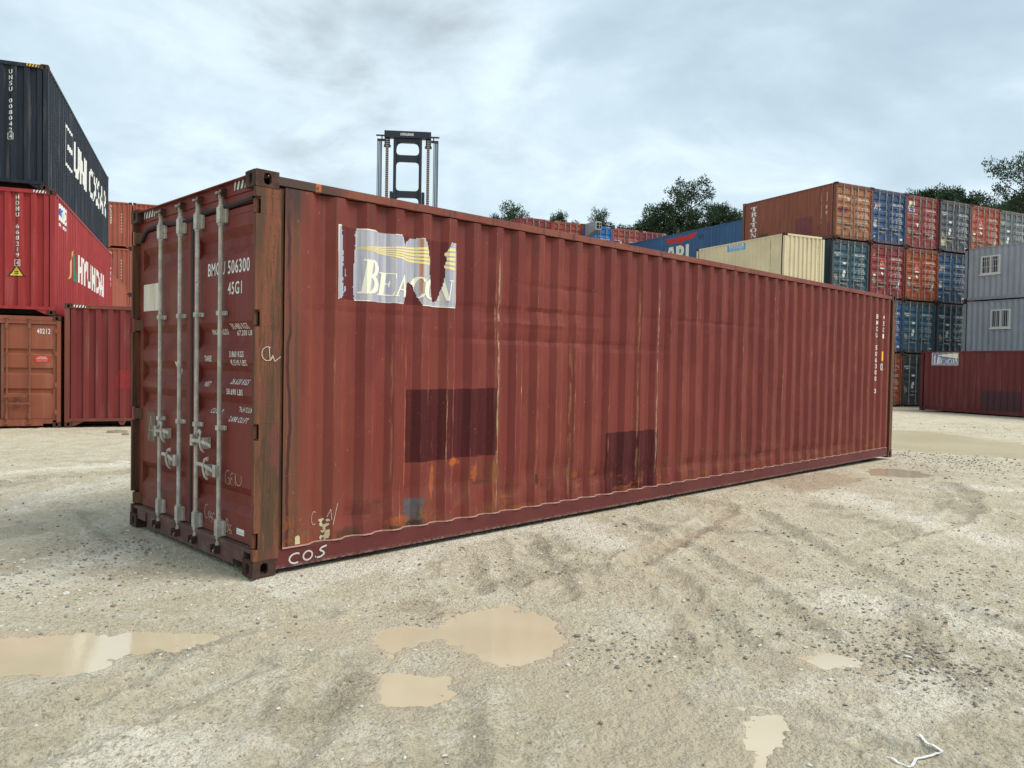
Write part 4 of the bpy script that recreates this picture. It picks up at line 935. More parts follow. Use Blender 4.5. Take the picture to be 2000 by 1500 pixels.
c = container('low dark red container at ground level with intact lighthouse sticker and purple patch', fb-dB*12.19+Vector((0, 0, -.17)), YB, 12.19, H1, 'panel', (.135, .030, .030), corner='L', frame_color=(.12, .03, .03))
p, us, vs = place_side(12.19, 1); fl = Flat(); u0, v0, w_, h_ = .56, 1.97, 1.30, .53
fl.rect(u0, v0, u0+w_, v0+h_, 1, 0); fl.rect(u0+.02, v0+.02, u0+w_-.02, v0+h_-.02, 0, .0006)
K_ = .667
for pp, m, l_ in (([(.45, .60), (1.87, .42), (1.87, .76), (.45, .66)], 2, .0012), ([(.10, .06), (.30, .06), (.27, .52), (.13, .52)], 1, .0012), ([(.09, .46), (.31, .46), (.31, .54), (.09, .54)], 1, .0014), ([(.14, .54), (.26, .54), (.26, .64), (.14, .64)], 1, .0012), ([(.13, .64), (.27, .64), (.20, .72)], 1, .0012)): fl.poly([(u0+a*K_, v0+b*K_) for a, b in pp], m, l_)
sb = fl.build('sticker', ['sticker_flat', 'white_paint', 'cream_paint'], c, p, us, vs)
g = Flat(); X = u0+.225
for ch, ww, hh in (('B', .20, .30), ('E', .16, .22), ('A', .175, .22), ('C', .16, .22), ('O', .175, .22), ('N', .175, .22)): serif_letter(g, ch, X, v0+.05, ww*.95, hh, .15); X += ww
for i, vtx in enumerate(g.v): g.v[i] = (vtx[0], vtx[1], vtx[2]+.0016)
g.build('lettering', ['white_paint'], sb, p, us, vs)
fl = Flat(); fl.rect(2.93, .20, 4.66, .96, 0); p_ = fl.build('paint_patch', ['purple_patch'], c, p, us, vs)
# ================================================================== HANDLER TRUCK WITH TALL MAST
YT = R_(46.5)
trk = empty('container_handler', (15.75, 19.25, -.09), YT+R_(4), 'dark container handler truck whose tall mast stands above the maroon roof', 'lift truck')
TZ = 10.42
mb = MB(); mb.box(-.13, .13, -.885, .885, TZ-.26, TZ); mb.box(-.06, .10, -.52, .52, TZ-.42, TZ-.26)
for s in (-1, 1): mb.box(-.10, .10, s*.43, s*.54, .6, TZ-.26)
def gusset(z, q):   # rounded plate corners
    for s in (-1, 1):
        pts = [(s*.43, z)]+[(s*(.43-.14*(1-math.sin(a))), z+q*.14*(1-math.cos(a))) for a in [i*math.pi/12 for i in range(7)]]
        mb.prism(pts, 'x', -.05, .05)
for z in (TZ-1.02, TZ-2.38, TZ-3.9, TZ-5.4, TZ-6.9):
    mb.box(-.05, .05, -.43, .43, z-.13, z+.13)
    for s in (-1, 1):
        mb.prism([(s*.43, z+.13), (s*.30, z+.13), (s*.39, z+.16), (s*.43, z+.25)], 'x', -.049, .049); mb.prism([(s*.43, z-.13), (s*.30, z-.13), (s*.39, z-.16), (s*.43, z-.25)], 'x', -.049, .049)
for s in (-1, 1): mb.prism([(s*.43, TZ-.42), (s*.22, TZ-.42), (s*.36, TZ-.47), (s*.41, TZ-.56), (s*.43, TZ-.70)], 'x', -.049, .049)
mast = bevel(link('inner_mast', mb.mesh('inner_mast', ['mast_steel']), trk), .012)
mb = MB()
for s in (-1, 1): mb.box(-.14, .16, s*.55, s*.66, .5, TZ-2.30)
mb.box(-.05, .14, -.66, .66, .5, .9); mb.box(.02, .14, -.66, .66, 3.2, 3.6); bevel(link('outer_mast', mb.mesh('outer_mast', ['mast_steel']), trk), .01)
fl = Flat(); fl.text('KALMAR', -.17, TZ-.175, .40, .10, 0, .05); fl.line([(-.27, TZ-.17), (-.19, TZ-.17), (-.19, TZ-.09), (-.27, TZ-.09), (-.27, TZ-.17)], .014); fl.stroke((-.26, TZ-.15), (-.20, TZ-.10), .014)
fl.build('lettering', ['white_paint'], mast, lambda u, v, o: (-.131-o, -u, v), off=.003)
for s in (-1, 1):
    mb = MB(); mb.box(-.07, .0, s*.78-.055, s*.78+.055, 1.2, TZ-.30); link('lift_chain', mb.mesh('lift_chain', ['leaf_chain']), trk)
    mb = MB(); mb.box(-.11, -.072, s*.78-.09, s*.78+.09, TZ-.62, TZ-.16) if 0 else None; mb.box(-.075, .09, s*.78-.10, s*.78-.058, TZ-.60, TZ-.18); mb.box(-.075, .09, s*.78+.058, s*.78+.10, TZ-.60, TZ-.18); mb.tube([(.04, s*.78-.13, TZ-.55), (.04, s*.78+.13, TZ-.55)], .05, 10); mb.box(.005, .09, s*.78-.057, s*.78+.057, TZ-.60, TZ-.18)
    link('chain_sheave', mb.mesh('chain_sheave', ['mast_steel']), trk)
    mb = MB()
    for i, dy in enumerate((-.075, -.03, .02, .075)): mb.tube([(.0, s*1.07+dy, TZ-.30), (.0, s*1.07+dy, .9)], .016 if i % 2 else .022, 6)
    link('hose', mb.mesh('hose', ['hose_rubber']), trk)
    mb = MB(); mb.box(-.05, .05, s*.885, s*1.20, TZ-.19, TZ-.15); mb.box(-.04, .04, s*.885, s*1.16, TZ-.38, TZ-.30); mb.box(-.03, .03, s*.96, s*1.00, TZ-.30, TZ-.19); link('hose_bracket', mb.mesh('hose_bracket', ['mast_steel']), trk)
mb = MB(); mb.prism([(.4, .45), (6.2, .45), (6.6, .9), (6.6, 2.1), (4.6, 2.3), (.4, 1.4)], 'y', -1.2, 1.2); bevel(link('chassis', mb.mesh('chassis', ['red_paint']), trk), .05)
mb = MB(); mb.box(2.6, 4.3, -.75, .75, 1.9, 2.1); mb.box(2.6, 4.3, -.75, .75, 3.55, 3.65)
for x in (2.62, 4.22):
    for y in (-.73, .67): mb.box(x, x+.06, y, y+.06, 2.1, 3.55)
mb.box(2.65, 4.25, -.70, .70, 2.11, 3.54, 1); link('cab', mb.mesh('cab', ['mast_steel', 'dark_glass']), trk)
for x, r in ((1.1, .75), (5.2, .65)):
    for s in (-1, 1):
        mb = MB(); mb.tube([(x, s*1.22, r+.02), (x, s*1.65, r+.02)], r, 24); wl_ = link('wheel', mb.mesh('wheel', ['tyre_rubber']), trk)
        mb = MB(); mb.tube([(x, s*1.66, r+.02), (x, s*1.67, r+.02)], r*.55, 16); link('rim', mb.mesh('rim', ['plastic_white']), wl_)
# ================================================================== GROUND
PUD = {'P1': [(-1.8, -.02), (-1.56, -.15), (-1.3, -.32), (-1.01, -.53), (-.78, -.76), (-.59, -.92), (-.65, -.98), (-.84, -.97), (-1.04, -.93), (-1.17, -.95), (-1.34, -1.0), (-1.52, -.92), (-1.69, -.8), (-1.95, -.6)],
 'P2': [(.01, -1.44), (.23, -1.43), (.32, -1.6), (.57, -1.49), (.76, -1.52), (.97, -1.64), (.89, -1.76), (1.08, -1.94), (.87, -2.21), (.68, -2.37), (.53, -2.47), (.4, -2.4), (.17, -2.39), (.15, -2.32), (.17, -2.18), (.24, -1.98), (.17, -1.84), (-.01, -1.84), (-.18, -1.88), (-.12, -1.66)],
 'P3': [(-.29, -2.0), (-.18, -2.06), (-.03, -2.21), (-.07, -2.33), (-.21, -2.44), (-.33, -2.45), (-.44, -2.41), (-.52, -2.32), (-.45, -2.16)],
 'P4': [(1.51, -3.28), (1.63, -3.37), (1.79, -3.45), (1.85, -3.56), (1.72, -3.64), (1.6, -3.67), (1.5, -3.56), (1.37, -3.51), (1.33, -3.45), (1.42, -3.37)],
 'P5': [(.63, -3.45), (.74, -3.53), (.6, -3.67), (.51, -3.74), (.34, -3.73), (.24, -3.75), (.44, -3.59)],
 'P6': [(19.93, 3.31), (20.55, 2.91), (20.91, 1.9), (19.77, .71), (18.43, -.9), (17.41, -2.02), (16.4, -3.0), (14.6, -3.2), (14.5, -1.63), (14.44, -.71), (14.26, .15), (14.27, .7), (14.17, 1.12), (14.6, 2.6), (17, 4.0)],
 'P7': [(10.35, -.25), (10.77, -.49), (10.85, -.94), (10.41, -1.26), (9.87, -1.25), (9.6, -.91), (9.52, -.65)],

 }
RUT = [[(-1, 9.3), (.21, 8.53), (.87, 7.89), (1.51, 6.97), (2.6, 5.4)], [(-1.6, 6.7), (-.25, 6.27), (.36, 5.96), (1.16, 5.94), (2.6, 5.8)], [(-1.3, 3.3), (-.68, 4.15), (-.25, 4.8), (.23, 5.37)], [(-1.4, 3.0), (-.74, 3.84), (-.17, 4.32), (.82, 4.91)],
 [(-2.2, 1.2), (-1.26, 1.3), (-.73, 1.42), (-.26, 1.7), (-.1, 3.2)], [(9.33, -1.76), (8.55, -2.22), (7.34, -2.58), (6.2, -2.65), (4.5, -2.5)], [(2.53, -.12), (1.9, -1.04), (1.36, -1.73)], [(2.65, -1.47), (2.12, -2.16), (1.63, -2.74), (1.2, -3.3)],
 [(-.25, -2.40), (-.45, -2.71), (-.75, -3.1)], [(-1.79, -1.29), (-1.51, -1.34), (-.75, -.96), (-.11, -.94)], [(-2.1, -1.85), (-1.39, -1.66), (-.72, -1.49)], [(-1.35, -2.6), (-.79, -2.21), (-.31, -1.76)], [(2.4, -1.5), (2.94, -1.38), (4.66, -.94), (5.42, -.61), (5.31, .0)],
 [(.77, -3.5), (.78, -3.97), (.79, -4.4)], [(5.26, -1.08), (3.94, -2.35), (3.32, -3.21), (2.6, -4.4)], [(11, -3.5), (8, -3.3), (5, -4.0), (3.4, -5)], [(1.5, -.6), (1.0, -1.2)], [(3.8, -.4), (3.2, -1.6), (2.4, -2.6), (1.9, -3.2)], [(12, 8), (18, 7), (26, 2), (34, -6)], [(13, 5.4), (19, 4.8), (27, -.5), (35, -9)]]
WETL = [([(5.63, .36), (5.19, -.62), (4.58, -1.22), (3.25, -1.27), (2.69, -1.4), (2.2, -1.89), (2.37, -2.21)], .17, 1.25), ([(3.75, -1.42), (3.21, -2.17), (3.06, -2.54)], .14, 1.1), ([(.72, -2.59), (.47, -2.99), (.31, -3.35)], .16, .9), ([(1.89, -2.43), (1.41, -2.66), (1.11, -3.04), (1.37, -3.37)], .14, .9), ([(-.61, -.98), (-.36, -1.15), (-.1, -1.38)], .13, 1.1), ([(.65, -3.45), (.74, -3.67), (1.23, -3.68)], .15, .8), ([(.2, -2.6), (.1, -3.1), (-.1, -3.5)], .22, .9), ([(1.4, -1.2), (2.1, -1.7), (1.7, -2.2)], .2, .8), ([(7.2, .1), (9, -.4)], .5, 1.3), ([(-.16, -3.25), (0, -3.4)], .14, 1), ([(.7, -2.72), (.5, -3.1)], .1, 1), ([(1.49, -1.7), (1.65, -1.75)], .08, 1.1), ([(.19, -2.65), (.15, -2.8)], .1, 1.0), ([(1.48, -2.8), (1.3, -2.92)], .09, 1.1), ([(2.19, -2.95), (2.2, -3.05)], .07, 1.1), ([(-.6, -3.2), (-1.2, -3)], .2, .7), ([(.5, -1.3), (-.3, -1.4), (-.6, -1.2)], .2, .8)]
CHK = [[(3.36, .48), (3.29, -.15), (2.83, -.91)], [(.13, -.26), (.99, -.26), (1.73, .02), (3, .0)], [(-.74, 3.84), (.05, 4.79), (.84, 5.15)], [(-1.35, .87), (-1.0, 1.07), (-.47, 1.42)], [(2.78, -3.21), (2.93, -3.63), (2.86, -4.07)], [(7.2, -.89), (6.48, -2.07), (5.62, -3.27)], [(-1.63, -1.97), (-1.4, -2.13)], [(1.0, -3.6), (1.6, -3.9)], [(-1, 6.5), (.6, 6.9), (2, 7)], [(9, -1.8), (11, -4), (13, -7)]]
CLD = [([(2.48, -.62), (2.02, -1.35)], .22), ([(-.38, 5.6), (.29, 6.13), (1.14, 6.08)], .3), ([(1.31, -2.69), (1.03, -2.97)], .12), ([(.27, -1.27), (.61, -1.3)], .12), ([(-.91, -2.1), (-.64, -2.21), (-.44, -2.0)], .14), ([(2.99, -3.39), (1.99, -3.83), (1.77, -4.09)], .16), ([(-1.05, -1.05), (-.71, -1.05)], .1), ([(3.6, -.7), (4.6, -1.9)], .2), ([(6.2, -1.5), (5.4, -2.6)], .25), ([(1.2, -1.3), (1.7, -1.2)], .15), ([(9.33, -1.76), (8.55, -2.22), (7.34, -2.58)], .25), ([(-1.6, 2.2), (-.6, 3.0)], .2)]
_rs = np.random.RandomState(7); TAB = _rs.rand(256, 256)
def vnoise(x, y):
    xi = np.floor(x).astype(int); yi = np.floor(y).astype(int); fx = x-xi; fy = y-yi; fx = fx*fx*(3-2*fx); fy = fy*fy*(3-2*fy)
    a = TAB[xi % 256, yi % 256]; b = TAB[(xi+1) % 256, yi % 256]; c_ = TAB[xi % 256, (yi+1) % 256]; d = TAB[(xi+1) % 256, (yi+1) % 256]
    return (a*(1-fx)+b*fx)*(1-fy)+(c_*(1-fx)+d*fx)*fy
def fbm(x, y, o=4):
    s = 0; a = .5; t = 0
    for i in range(o): s = s+a*vnoise(x*2**i+i*17.3, y*2**i+i*9.1); t += a; a *= .5
    return s/t
def sstep(a, b, x): t = np.clip((x-a)/(b-a), 0, 1); return t*t*(3-2*t)
def base_z(x, y):
    d = np.hypot(x+2.59, y+5.2); z = -.0075*np.maximum(0, d-11)*sstep(10, 14, d); z = np.where(d > 45, -.255, z)
    return z-.065*sstep(8, 13, y)*(1-sstep(6, 12, x))
def segdist(x, y, P, closed):
    best = np.full(x.shape, 1e9); n = len(P)
    for i in range(n if closed else n-1):
        ax, ay = P[i]; bx, by = P[(i+1) % n]; dx_, dy_ = bx-ax, by-ay; t = np.clip(((x-ax)*dx_+(y-ay)*dy_)/(dx_*dx_+dy_*dy_), 0, 1)
        best = np.minimum(best, np.hypot(x-ax-t*dx_, y-ay-t*dy_))
    return best
def sdf(x, y, P):
    d = segdist(x, y, P, True); c_ = np.zeros(x.shape, bool); j = len(P)-1
    for i in range(len(P)):
        xi, yi = P[i]; xj, yj = P[j]
        with np.errstate(divide='ignore', invalid='ignore'): c_ ^= ((yi > y) != (yj > y)) & (x < (xj-xi)*(y-yi)/(yj-yi+1e-12)+xi)
        j = i
    return np.where(c_, -d, d)
LEVEL = {k: float(min(base_z(np.array([p[0] for p in P]), np.array([p[1] for p in P]))))-.010 for k, P in PUD.items()}
for i_, k_ in enumerate(LEVEL): LEVEL[k_] -= i_*.0006
def height(x, y):
    z = base_z(x, y); d = np.hypot(x+2.59, y+5.2)
    n1 = fbm(x*.8, y*.8, 4)-.5; rough = sstep(.46, .62, fbm(x*1.1+31, y*1.1+7, 3)); n2 = fbm(x*9, y*9, 4)-.5; n3 = fbm(x*34, y*34, 2)-.5
    rid = 1-np.abs(fbm(x*3.2+fbm(x*1.5, y*1.5, 2)*2+11, y*3.2, 4)-.5)*4
    h = n1*.030+n2*(.012+.026*rough)+n3*(.005+.010*rough)+np.clip(rid, 0, 1)**3*.006
    far = 1-sstep(25, 60, d); h = h*far
    wx = x+(fbm(x*2, y*2, 3)-.5)*.18; wy = y+(fbm(x*2+50, y*2+20, 3)-.5)*.18
    rr_ = np.zeros(x.shape); jn0 = fbm(x*6+3, y*6, 2)-.5
    for i, P in enumerate(RUT):
        q = segdist(wx, wy, P, False); wd = .10 if i < 18 else .3
        ang = x*math.cos(i)+y*math.sin(i+1.3)
        tread = .5+.5*np.sin((x*1.0+y*.6)*38+i+jn0*14)
        h = h-.032*np.exp(-(q/wd)**2)*(.55+.45*tread)*far+.017*np.exp(-((q-wd*1.7)/(wd*.6))**2)*far*(.5+fbm(x*12, y*12, 2))
        rr_ = np.maximum(rr_, np.exp(-((q-wd*1.0)/(wd*.55))**2)*.9+np.exp(-(q/wd)**2)*tread**3*.8)
    # flat pad beneath the big container
    pad = sstep(.25, -.05, np.maximum(np.maximum(-x-.05, x-12.25), np.maximum(-y-.02, y-2.5)))
    hp = np.maximum(h, -.012); z = z+h*(1-pad)+np.minimum(h, -.004)*pad-.002
    wet = np.zeros(x.shape); chalk = np.zeros(x.shape); clod = np.zeros(x.shape)
    jn = (fbm(x*4+9, y*4+2, 4)-.5); jf = fbm(x*16, y*16, 3)
    for P, wd, kk in WETL: wet = np.maximum(wet, kk*sstep(wd*1.3, wd*.35, segdist(x, y, P, False)+jn*wd*2.4)*(.55+.6*jf))
    for P in CHK: chalk = np.maximum(chalk, sstep(.42, .08, segdist(x, y, P, False)+jn*.7))
    for P, wd in CLD: clod = np.maximum(clod, sstep(wd*1.4, wd*.3, segdist(x, y, P, False)+jn*wd*3))
    z = z+(clod*(fbm(x*15, y*15, 3)-.42)*.030+(fbm(x*55, y*55, 2)-.5)*.006*(.4+rough+clod))*(1-pad)
    for k, P in PUD.items():
        sd_ = sdf(x, y, P)+(fbm(x*5, y*5, 4)-.5)*(.22 if k != 'P6' else .5)+(fbm(x*24, y*24, 2)-.5)*.05
        m = sstep(.03, -.05, sd_)
        z = z*(1-m)+(LEVEL[k]-.003-.016*sstep(.0, -.16, sd_)+(fbm(x*26, y*26, 3)-.5)*.030*sstep(-.28, -.02, sd_)+(fbm(x*60, y*60, 2)-.5)*.004)*m
        rim = sstep(.30, .03, sd_)*(1-m); z = z*(1-rim*.8)+(LEVEL[k]+.008+np.clip(sd_, 0, .3)*.02+n2*.008)*rim*.8
        sdw = sdf(x, y, P)+jn*.45; wet = np.maximum(wet, sstep(.16, -.04, sdw)*(1 if k != 'P6' else .5)); clod = clod*(1-m)
    wet = np.maximum(wet, .8*sstep(.64, .74, fbm(x*.9+3, y*.9+8, 4))*sstep(.48, .60, fbm(x*5, y*3.2, 3)))
    P10 = [(7.74, .08), (9.16, -.02), (8.89, -.81), (7.85, -.88), (6.99, -.72)]; wet = np.maximum(wet, 1.3*sstep(.3, -.1, sdf(x, y, P10)+(fbm(x*4, y*4, 3)-.5)*.5))
    return z, wet, np.maximum(rough*.40, clod), rr_, chalk
angs = [];  a = 0
fine = np.arange(-40, 40.001, .12); coarse = np.concatenate([np.arange(44, 316, 6.0)])
angs = np.concatenate([fine, coarse])
rads = [.05, .3, .6, .9]; r = 1.15
while r < 75: rads.append(r); r *= 1.0052 if r < 26 else 1.012
while r < 4200: rads.append(r); r *= 1.25
rads = np.array(rads); A, Rr = np.meshgrid(np.radians(angs)+YAW, rads, indexing='ij')
GX = CP.x+Rr*np.cos(A); GY = CP.y+Rr*np.sin(A)
GZ, WET, ROU, RRT, CHA = height(GX.ravel(), GY.ravel()); na, nr = A.shape
co = np.stack([GX.ravel(), GY.ravel(), GZ], 1).astype(np.float32)
i, j = np.meshgrid(np.arange(na), np.arange(nr-1), indexing='ij'); i2 = (i+1) % na
quads = np.stack([i*nr+j, i*nr+j+1, i2*nr+j+1, i2*nr+j], -1).reshape(-1, 4).astype(np.int32)
me = bpy.data.meshes.new('ground'); me.vertices.add(len(co)); me.vertices.foreach_set('co', co.ravel()); me.loops.add(quads.size); me.loops.foreach_set('vertex_index', quads.ravel())
me.polygons.add(len(quads)); me.polygons.foreach_set('loop_start', np.arange(0, quads.size, 4, dtype=np.int32)); me.polygons.foreach_set('use_smooth', np.ones(len(quads), bool)); me.update(calc_edges=True)
for nm, arr in (('wet', WET), ('rough', ROU), ('rut', RRT), ('chalky', CHA)):
    at = me.attributes.new(nm, 'FLOAT', 'POINT'); at.data.foreach_set('value', arr.astype(np.float32))
def ground_mat():
    newmat('dirt'); geo = nd('ShaderNodeNewGeometry'); v = S(geo.outputs['Position'])
    def att(n): q = nd('ShaderNodeAttribute', attribute_name=n); return S(q.outputs['Fac'])
    wet, rou, rut, cha = att('wet'), att('rough'), att('rut'), att('chalky')
    lo = noise(v, .45, 5, .6); mid = noise(v, 2.6, 8, .65, .4); hi = noise(v, 22, 7, .7); fine_ = noise(v, 120, 4, .7)
    hi2 = noise(v, 55, 6, .75); pa = noise(scl(v, 7, 12, 1), 1, 6, .7)
    c = mix(lo.step(.36, .62), (.565, .490, .345), (.640, .560, .405))
    c = mix((mid*.5+hi*.5).step(.49, .57)*.85, c, (.70, .635, .50))
    c = mix(smaxb(cha, 0.0)*(hi*.5+hi2*.5).step(.36, .52)*.9, c, (.82, .76, .62))
    c = mix((1.0-(mid*.2+hi*.45+hi2*.35).step(.43, .49))*.55, c, (.36, .31, .22))
    c = mix(sminb(wet*(pa*.8+.62), 1.0), c, (.600, .505, .360))
    c = mix((wet-1.0).step(.0, .25)*.5, c, (.42, .30, .205))
    c = mix((1.0-hi2.step(.41, .46))*.45*(1.0-sminb(wet, 1.0)*.5), c, (.19, .17, .135))
    # pebbles: three sizes of pale, dark and brown stones
    for s_, dens_, k in ((70, .22, .6), (38, .14, .6), (150, .40, .6)):
        cc = voro(v, s_, 1); d_ = voro(v, s_, 0); cr, cg, cb = sep(cc)
        here = (noise(v, 1.3+s_*.01, 5, .7)).step(.44, .62)*.8+.2
        stone = (1.0-d_.step(.28, .42))*(1.0-cr.step(dens_-.02, dens_))*here
        stc = mix(cg.step(.45, .55), (.135, .13, .125), (.60, .58, .52)); stc = mix(cb.step(.75, .8), stc, (.24, .19, .13))
        c = mix(stone*k, c, stc)
    c = mix((1.0-(rut*hi).step(.25, .40)*.0-1.0)*0.0+rut.step(.35, .95)*hi2.step(.47, .54)*.35, c, (.27, .235, .17))
    c = mix(rou.step(.35, .9)*(hi*.3+hi2*.7).step(.48, .54)*.7, c, (.22, .185, .125))
    gx, gy, gz = sep(v)
    r_ = mix(sminb(wet, 1.0)*pa.step(.42, .60)*.95, (.85, .85, .85), (.22, .22, .22))
    rg, _, _ = sep(r_)
    h = mid*.4+hi*.40+hi2*.22+fine_*.10+voro(v, 60)*-.14+voro(v, 24)*-.10
    finish(c, rg, 0, h, 1.0, .075, .3)
ground_mat(); me.materials.append(MATS['dirt']); link('ground', me, None, kind='structure')
def water_mat():
    newmat('muddy_water'); geo = nd('ShaderNodeNewGeometry'); v = S(geo.outputs['Position']); n = noise(v, 1.6, 5, .5); rp = noise(scl(v, 14, 22, 1), 1, 3, .6)
    c = mix(n.step(.35, .65), (.50, .415, .28), (.55, .465, .325))
    finish(c, .05, 0, rp, .08, .004, .7)
water_mat()
def ripple_mat():
    newmat('rippled_water'); geo = nd('ShaderNodeNewGeometry'); v = S(geo.outputs['Position']); n = noise(v, .5, 5, .5)
    finish(mix(n.step(.35, .65), (.52, .44, .28), (.58, .50, .33)), .22, 0, noise(scl(v, 9, 9, 1), 1, 6, .7), .8, .03, .4)
ripple_mat()
for k, P in PUD.items():
    cx = sum(p[0] for p in P)/len(P); cy = sum(p[1] for p in P)/len(P); grow = {'P6': .6, 'P7': .2, 'P3': .03, 'P2': .06}.get(k, .10)
    mb = MB(); pts = []
    for x, y in P:
        d = math.hypot(x-cx, y-cy); pts.append((cx+(x-cx)*(1+grow/d), cy+(y-cy)*(1+grow/d), LEVEL[k]))
    hull = sorted(set((a, b) for a, b, _ in pts)); H_ = []
    for seq in (hull, hull[::-1]):
        st0 = len(H_)
        for p in seq:
            while len(H_)-st0 >= 2 and (H_[-1][0]-H_[-2][0])*(p[1]-H_[-2][1])-(H_[-1][1]-H_[-2][1])*(p[0]-H_[-2][0]) <= 0: H_.pop()
            H_.append(p)
        H_.pop()
    i0 = mb.pts([(a, b, LEVEL[k]) for a, b in H_]); mb.face([i0+q for q in range(len(H_))])
    link('puddle', mb.mesh('puddle', ['rippled_water' if k == 'P6' else 'muddy_water']), None, kind='structure')
# loose stones
simple('pale_stone', (.52, .50, .44), .8, 0, .3, 40); simple('dark_stone', (.19, .18, .16), .8, 0, .4, 40); simple('brown_stone', (.22, .175, .13), .85, 0, .4, 40)
rnd = random.Random(11); mb = MB()
ico = bmesh.new(); bmesh.ops.create_icosphere(ico, subdivisions=1, radius=1); IV = [v.co.copy() for v in ico.verts]; IF = [tuple(v.index for v in f.verts) for f in ico.faces]; ico.free()
px = []; 
CL = [((1.9, -3.9), .5, 450, 1), ((2.2, -3.4), .8, 400, 1), ((1.95, -3.75), .22, 160, 1), ((3.6, -3.6), 1.2, 600, 1), ((.85, -2.6), .35, 160, 1), ((.3, -1.5), .25, 60, 1), ((-.75, -3.0), .15, 22, 0), ((13, -1.2), 1.6, 700, 1), ((12.6, .3), 1.0, 500, 0), ((11.5, -1.5), 1.6, 500, 0), ((-.6, .8), .9, 500, 0), ((-.3, 1.6), .5, 400, 0), ((-1.2, 1.0), .5, 150, 1), ((9, -4), 2.2, 500, 0), ((-.4, -.4), 1.2, 220, 0), ((2, -2), 2.2, 500, 1), ((6, -2.5), 3, 700, 0), ((-1, 4), 3, 700, 0), ((1.6, -.5), 1.2, 260, 0), ((23, 0), 4, 500, 0), ((-.9, -1.8), .9, 120, 0)]
for (cx, cy), rad, n, dk in CL:
    for _ in range(n):
        px.append((rnd.gauss(cx, rad*.6), rnd.gauss(cy, rad*.6), rnd.choice([0, 1, 2, 1, 2]) if dk else rnd.choice([0, 0, 0, 1, 2])))
X = np.array([p[0] for p in px]); Y = np.array([p[1] for p in px]); Zs = height(X, Y)[0]
for (x, y, m), z in zip(px, Zs):
    if -.1 < x < 12.4 and -.05 < y < 2.6: continue
    dd = math.hypot(x-CP.x, y-CP.y); s = rnd.choice([.0025, .0035, .0045, .006, .0085])*(1+dd*.07)*(1.7 if rnd.random() < .03 else 1)
    k = Matrix.Rotation(rnd.random()*6, 3, 'Z') @ Matrix.Diagonal((s*rnd.uniform(.8, 1.6), s*rnd.uniform(.7, 1.2), s*rnd.uniform(.4, .8)))
    n0 = mb.pts([k @ (v*rnd.uniform(.75, 1.2))+Vector((x, y, z+s*.22)) for v in IV])
    for f in IF: mb.face([n0+i for i in f], m)
link('gravel', mb.mesh('gravel', ['pale_stone', 'dark_stone', 'brown_stone'], fix=False), None, kind='stuff', label='loose pale and dark stones scattered over the mud', category='gravel')
# white strap and two scraps
def hz(x, y): return float(height(np.array([x]), np.array([y]))[0][0])
def strap(pts, wd, name, mat, label, cat, lift=.006):
    mb = MB(); P = []
    for a, b in zip(pts, pts[1:]):
        for t in range(5): P.append((a[0]+(b[0]-a[0])*t/5, a[1]+(b[1]-a[1])*t/5))
    P.append(pts[-1]); base = [(p[0], p[1], hz(*p)+lift+.0015*math.sin(i*.7)) for i, p in enumerate(P)]
    for (a, b) in zip(base, base[1:]):
        d = Vector((b[0]-a[0], b[1]-a[1], 0)).normalized(); q = Vector((-d.y, d.x, 0))*wd/2; a, b = Vector(a), Vector(b); up = Vector((0, 0, .0025)); 
        i = mb.pts([a-q, b-q, b+q, a+q, a-q+up, b-q+up, b+q+up, a+q+up])
        for f in ((0, 3, 2, 1), (4, 5, 6, 7), (0, 1, 5, 4), (1, 2, 6, 5), (2, 3, 7, 6), (3, 0, 4, 7)): mb.face([i+t for t in f])
    o = link(name, mb.mesh(name, [mat]), None, label=label, category=cat)
strap([(.72, -4.05), (.70, -4.115), (.74, -4.145), (.80, -4.143), (.875, -4.185), (.905, -4.205), (.915, -4.14), (.955, -4.115), (.985, -4.085)], .011, 'plastic_strap', 'plastic_white', 'bent white plastic strap lying on the mud, bottom right', 'strap', .008)
for (x, y, l, w_, lab, nm, m) in ((1.05, 14.0, .35, .05, 'short dark piece of wood on the ground before the rust-orange container', 'wood_scrap', 'floor_timber'), (3.42, 13.3, .5, .16, 'dark clod of earth before the dull dark red container', 'earth_clod', 'brown_stone'), (3.35, 12.6, .16, .1, 'small brown clod nearer than the long dark clod', 'earth_clod', 'brown_stone')):
    mb = MB(); z = hz(x, y); n = 9; top = []; k = 14
    ring0 = [(x+l*.5*math.cos(t*2*math.pi/k)*(1+.25*mnoise.noise(Vector((t, x, 0)))), y+w_*math.sin(t*2*math.pi/k)*(1+.3*mnoise.noise(Vector((t, y, 3))))) for t in range(k)]
    i0 = mb.pts([(a, b, z-.03) for a, b in ring0]); i1 = mb.pts([(x+(a-x)*.75, y+(b-y)*.75, z+.035+.02*mnoise.noise(Vector((a*9, b*9, 1)))) for a, b in ring0]); i2 = mb.pts([(x, y, z+.06)])
    for t in range(k): q = (t+1) % k; mb.face((i0+t, i0+q, i1+q, i1+t)); mb.face((i1+t, i1+q, i2))
    link(nm, mb.mesh(nm, [m]), None, label=lab, category='scrap' if nm[0] == 'w' else 'earth clod')
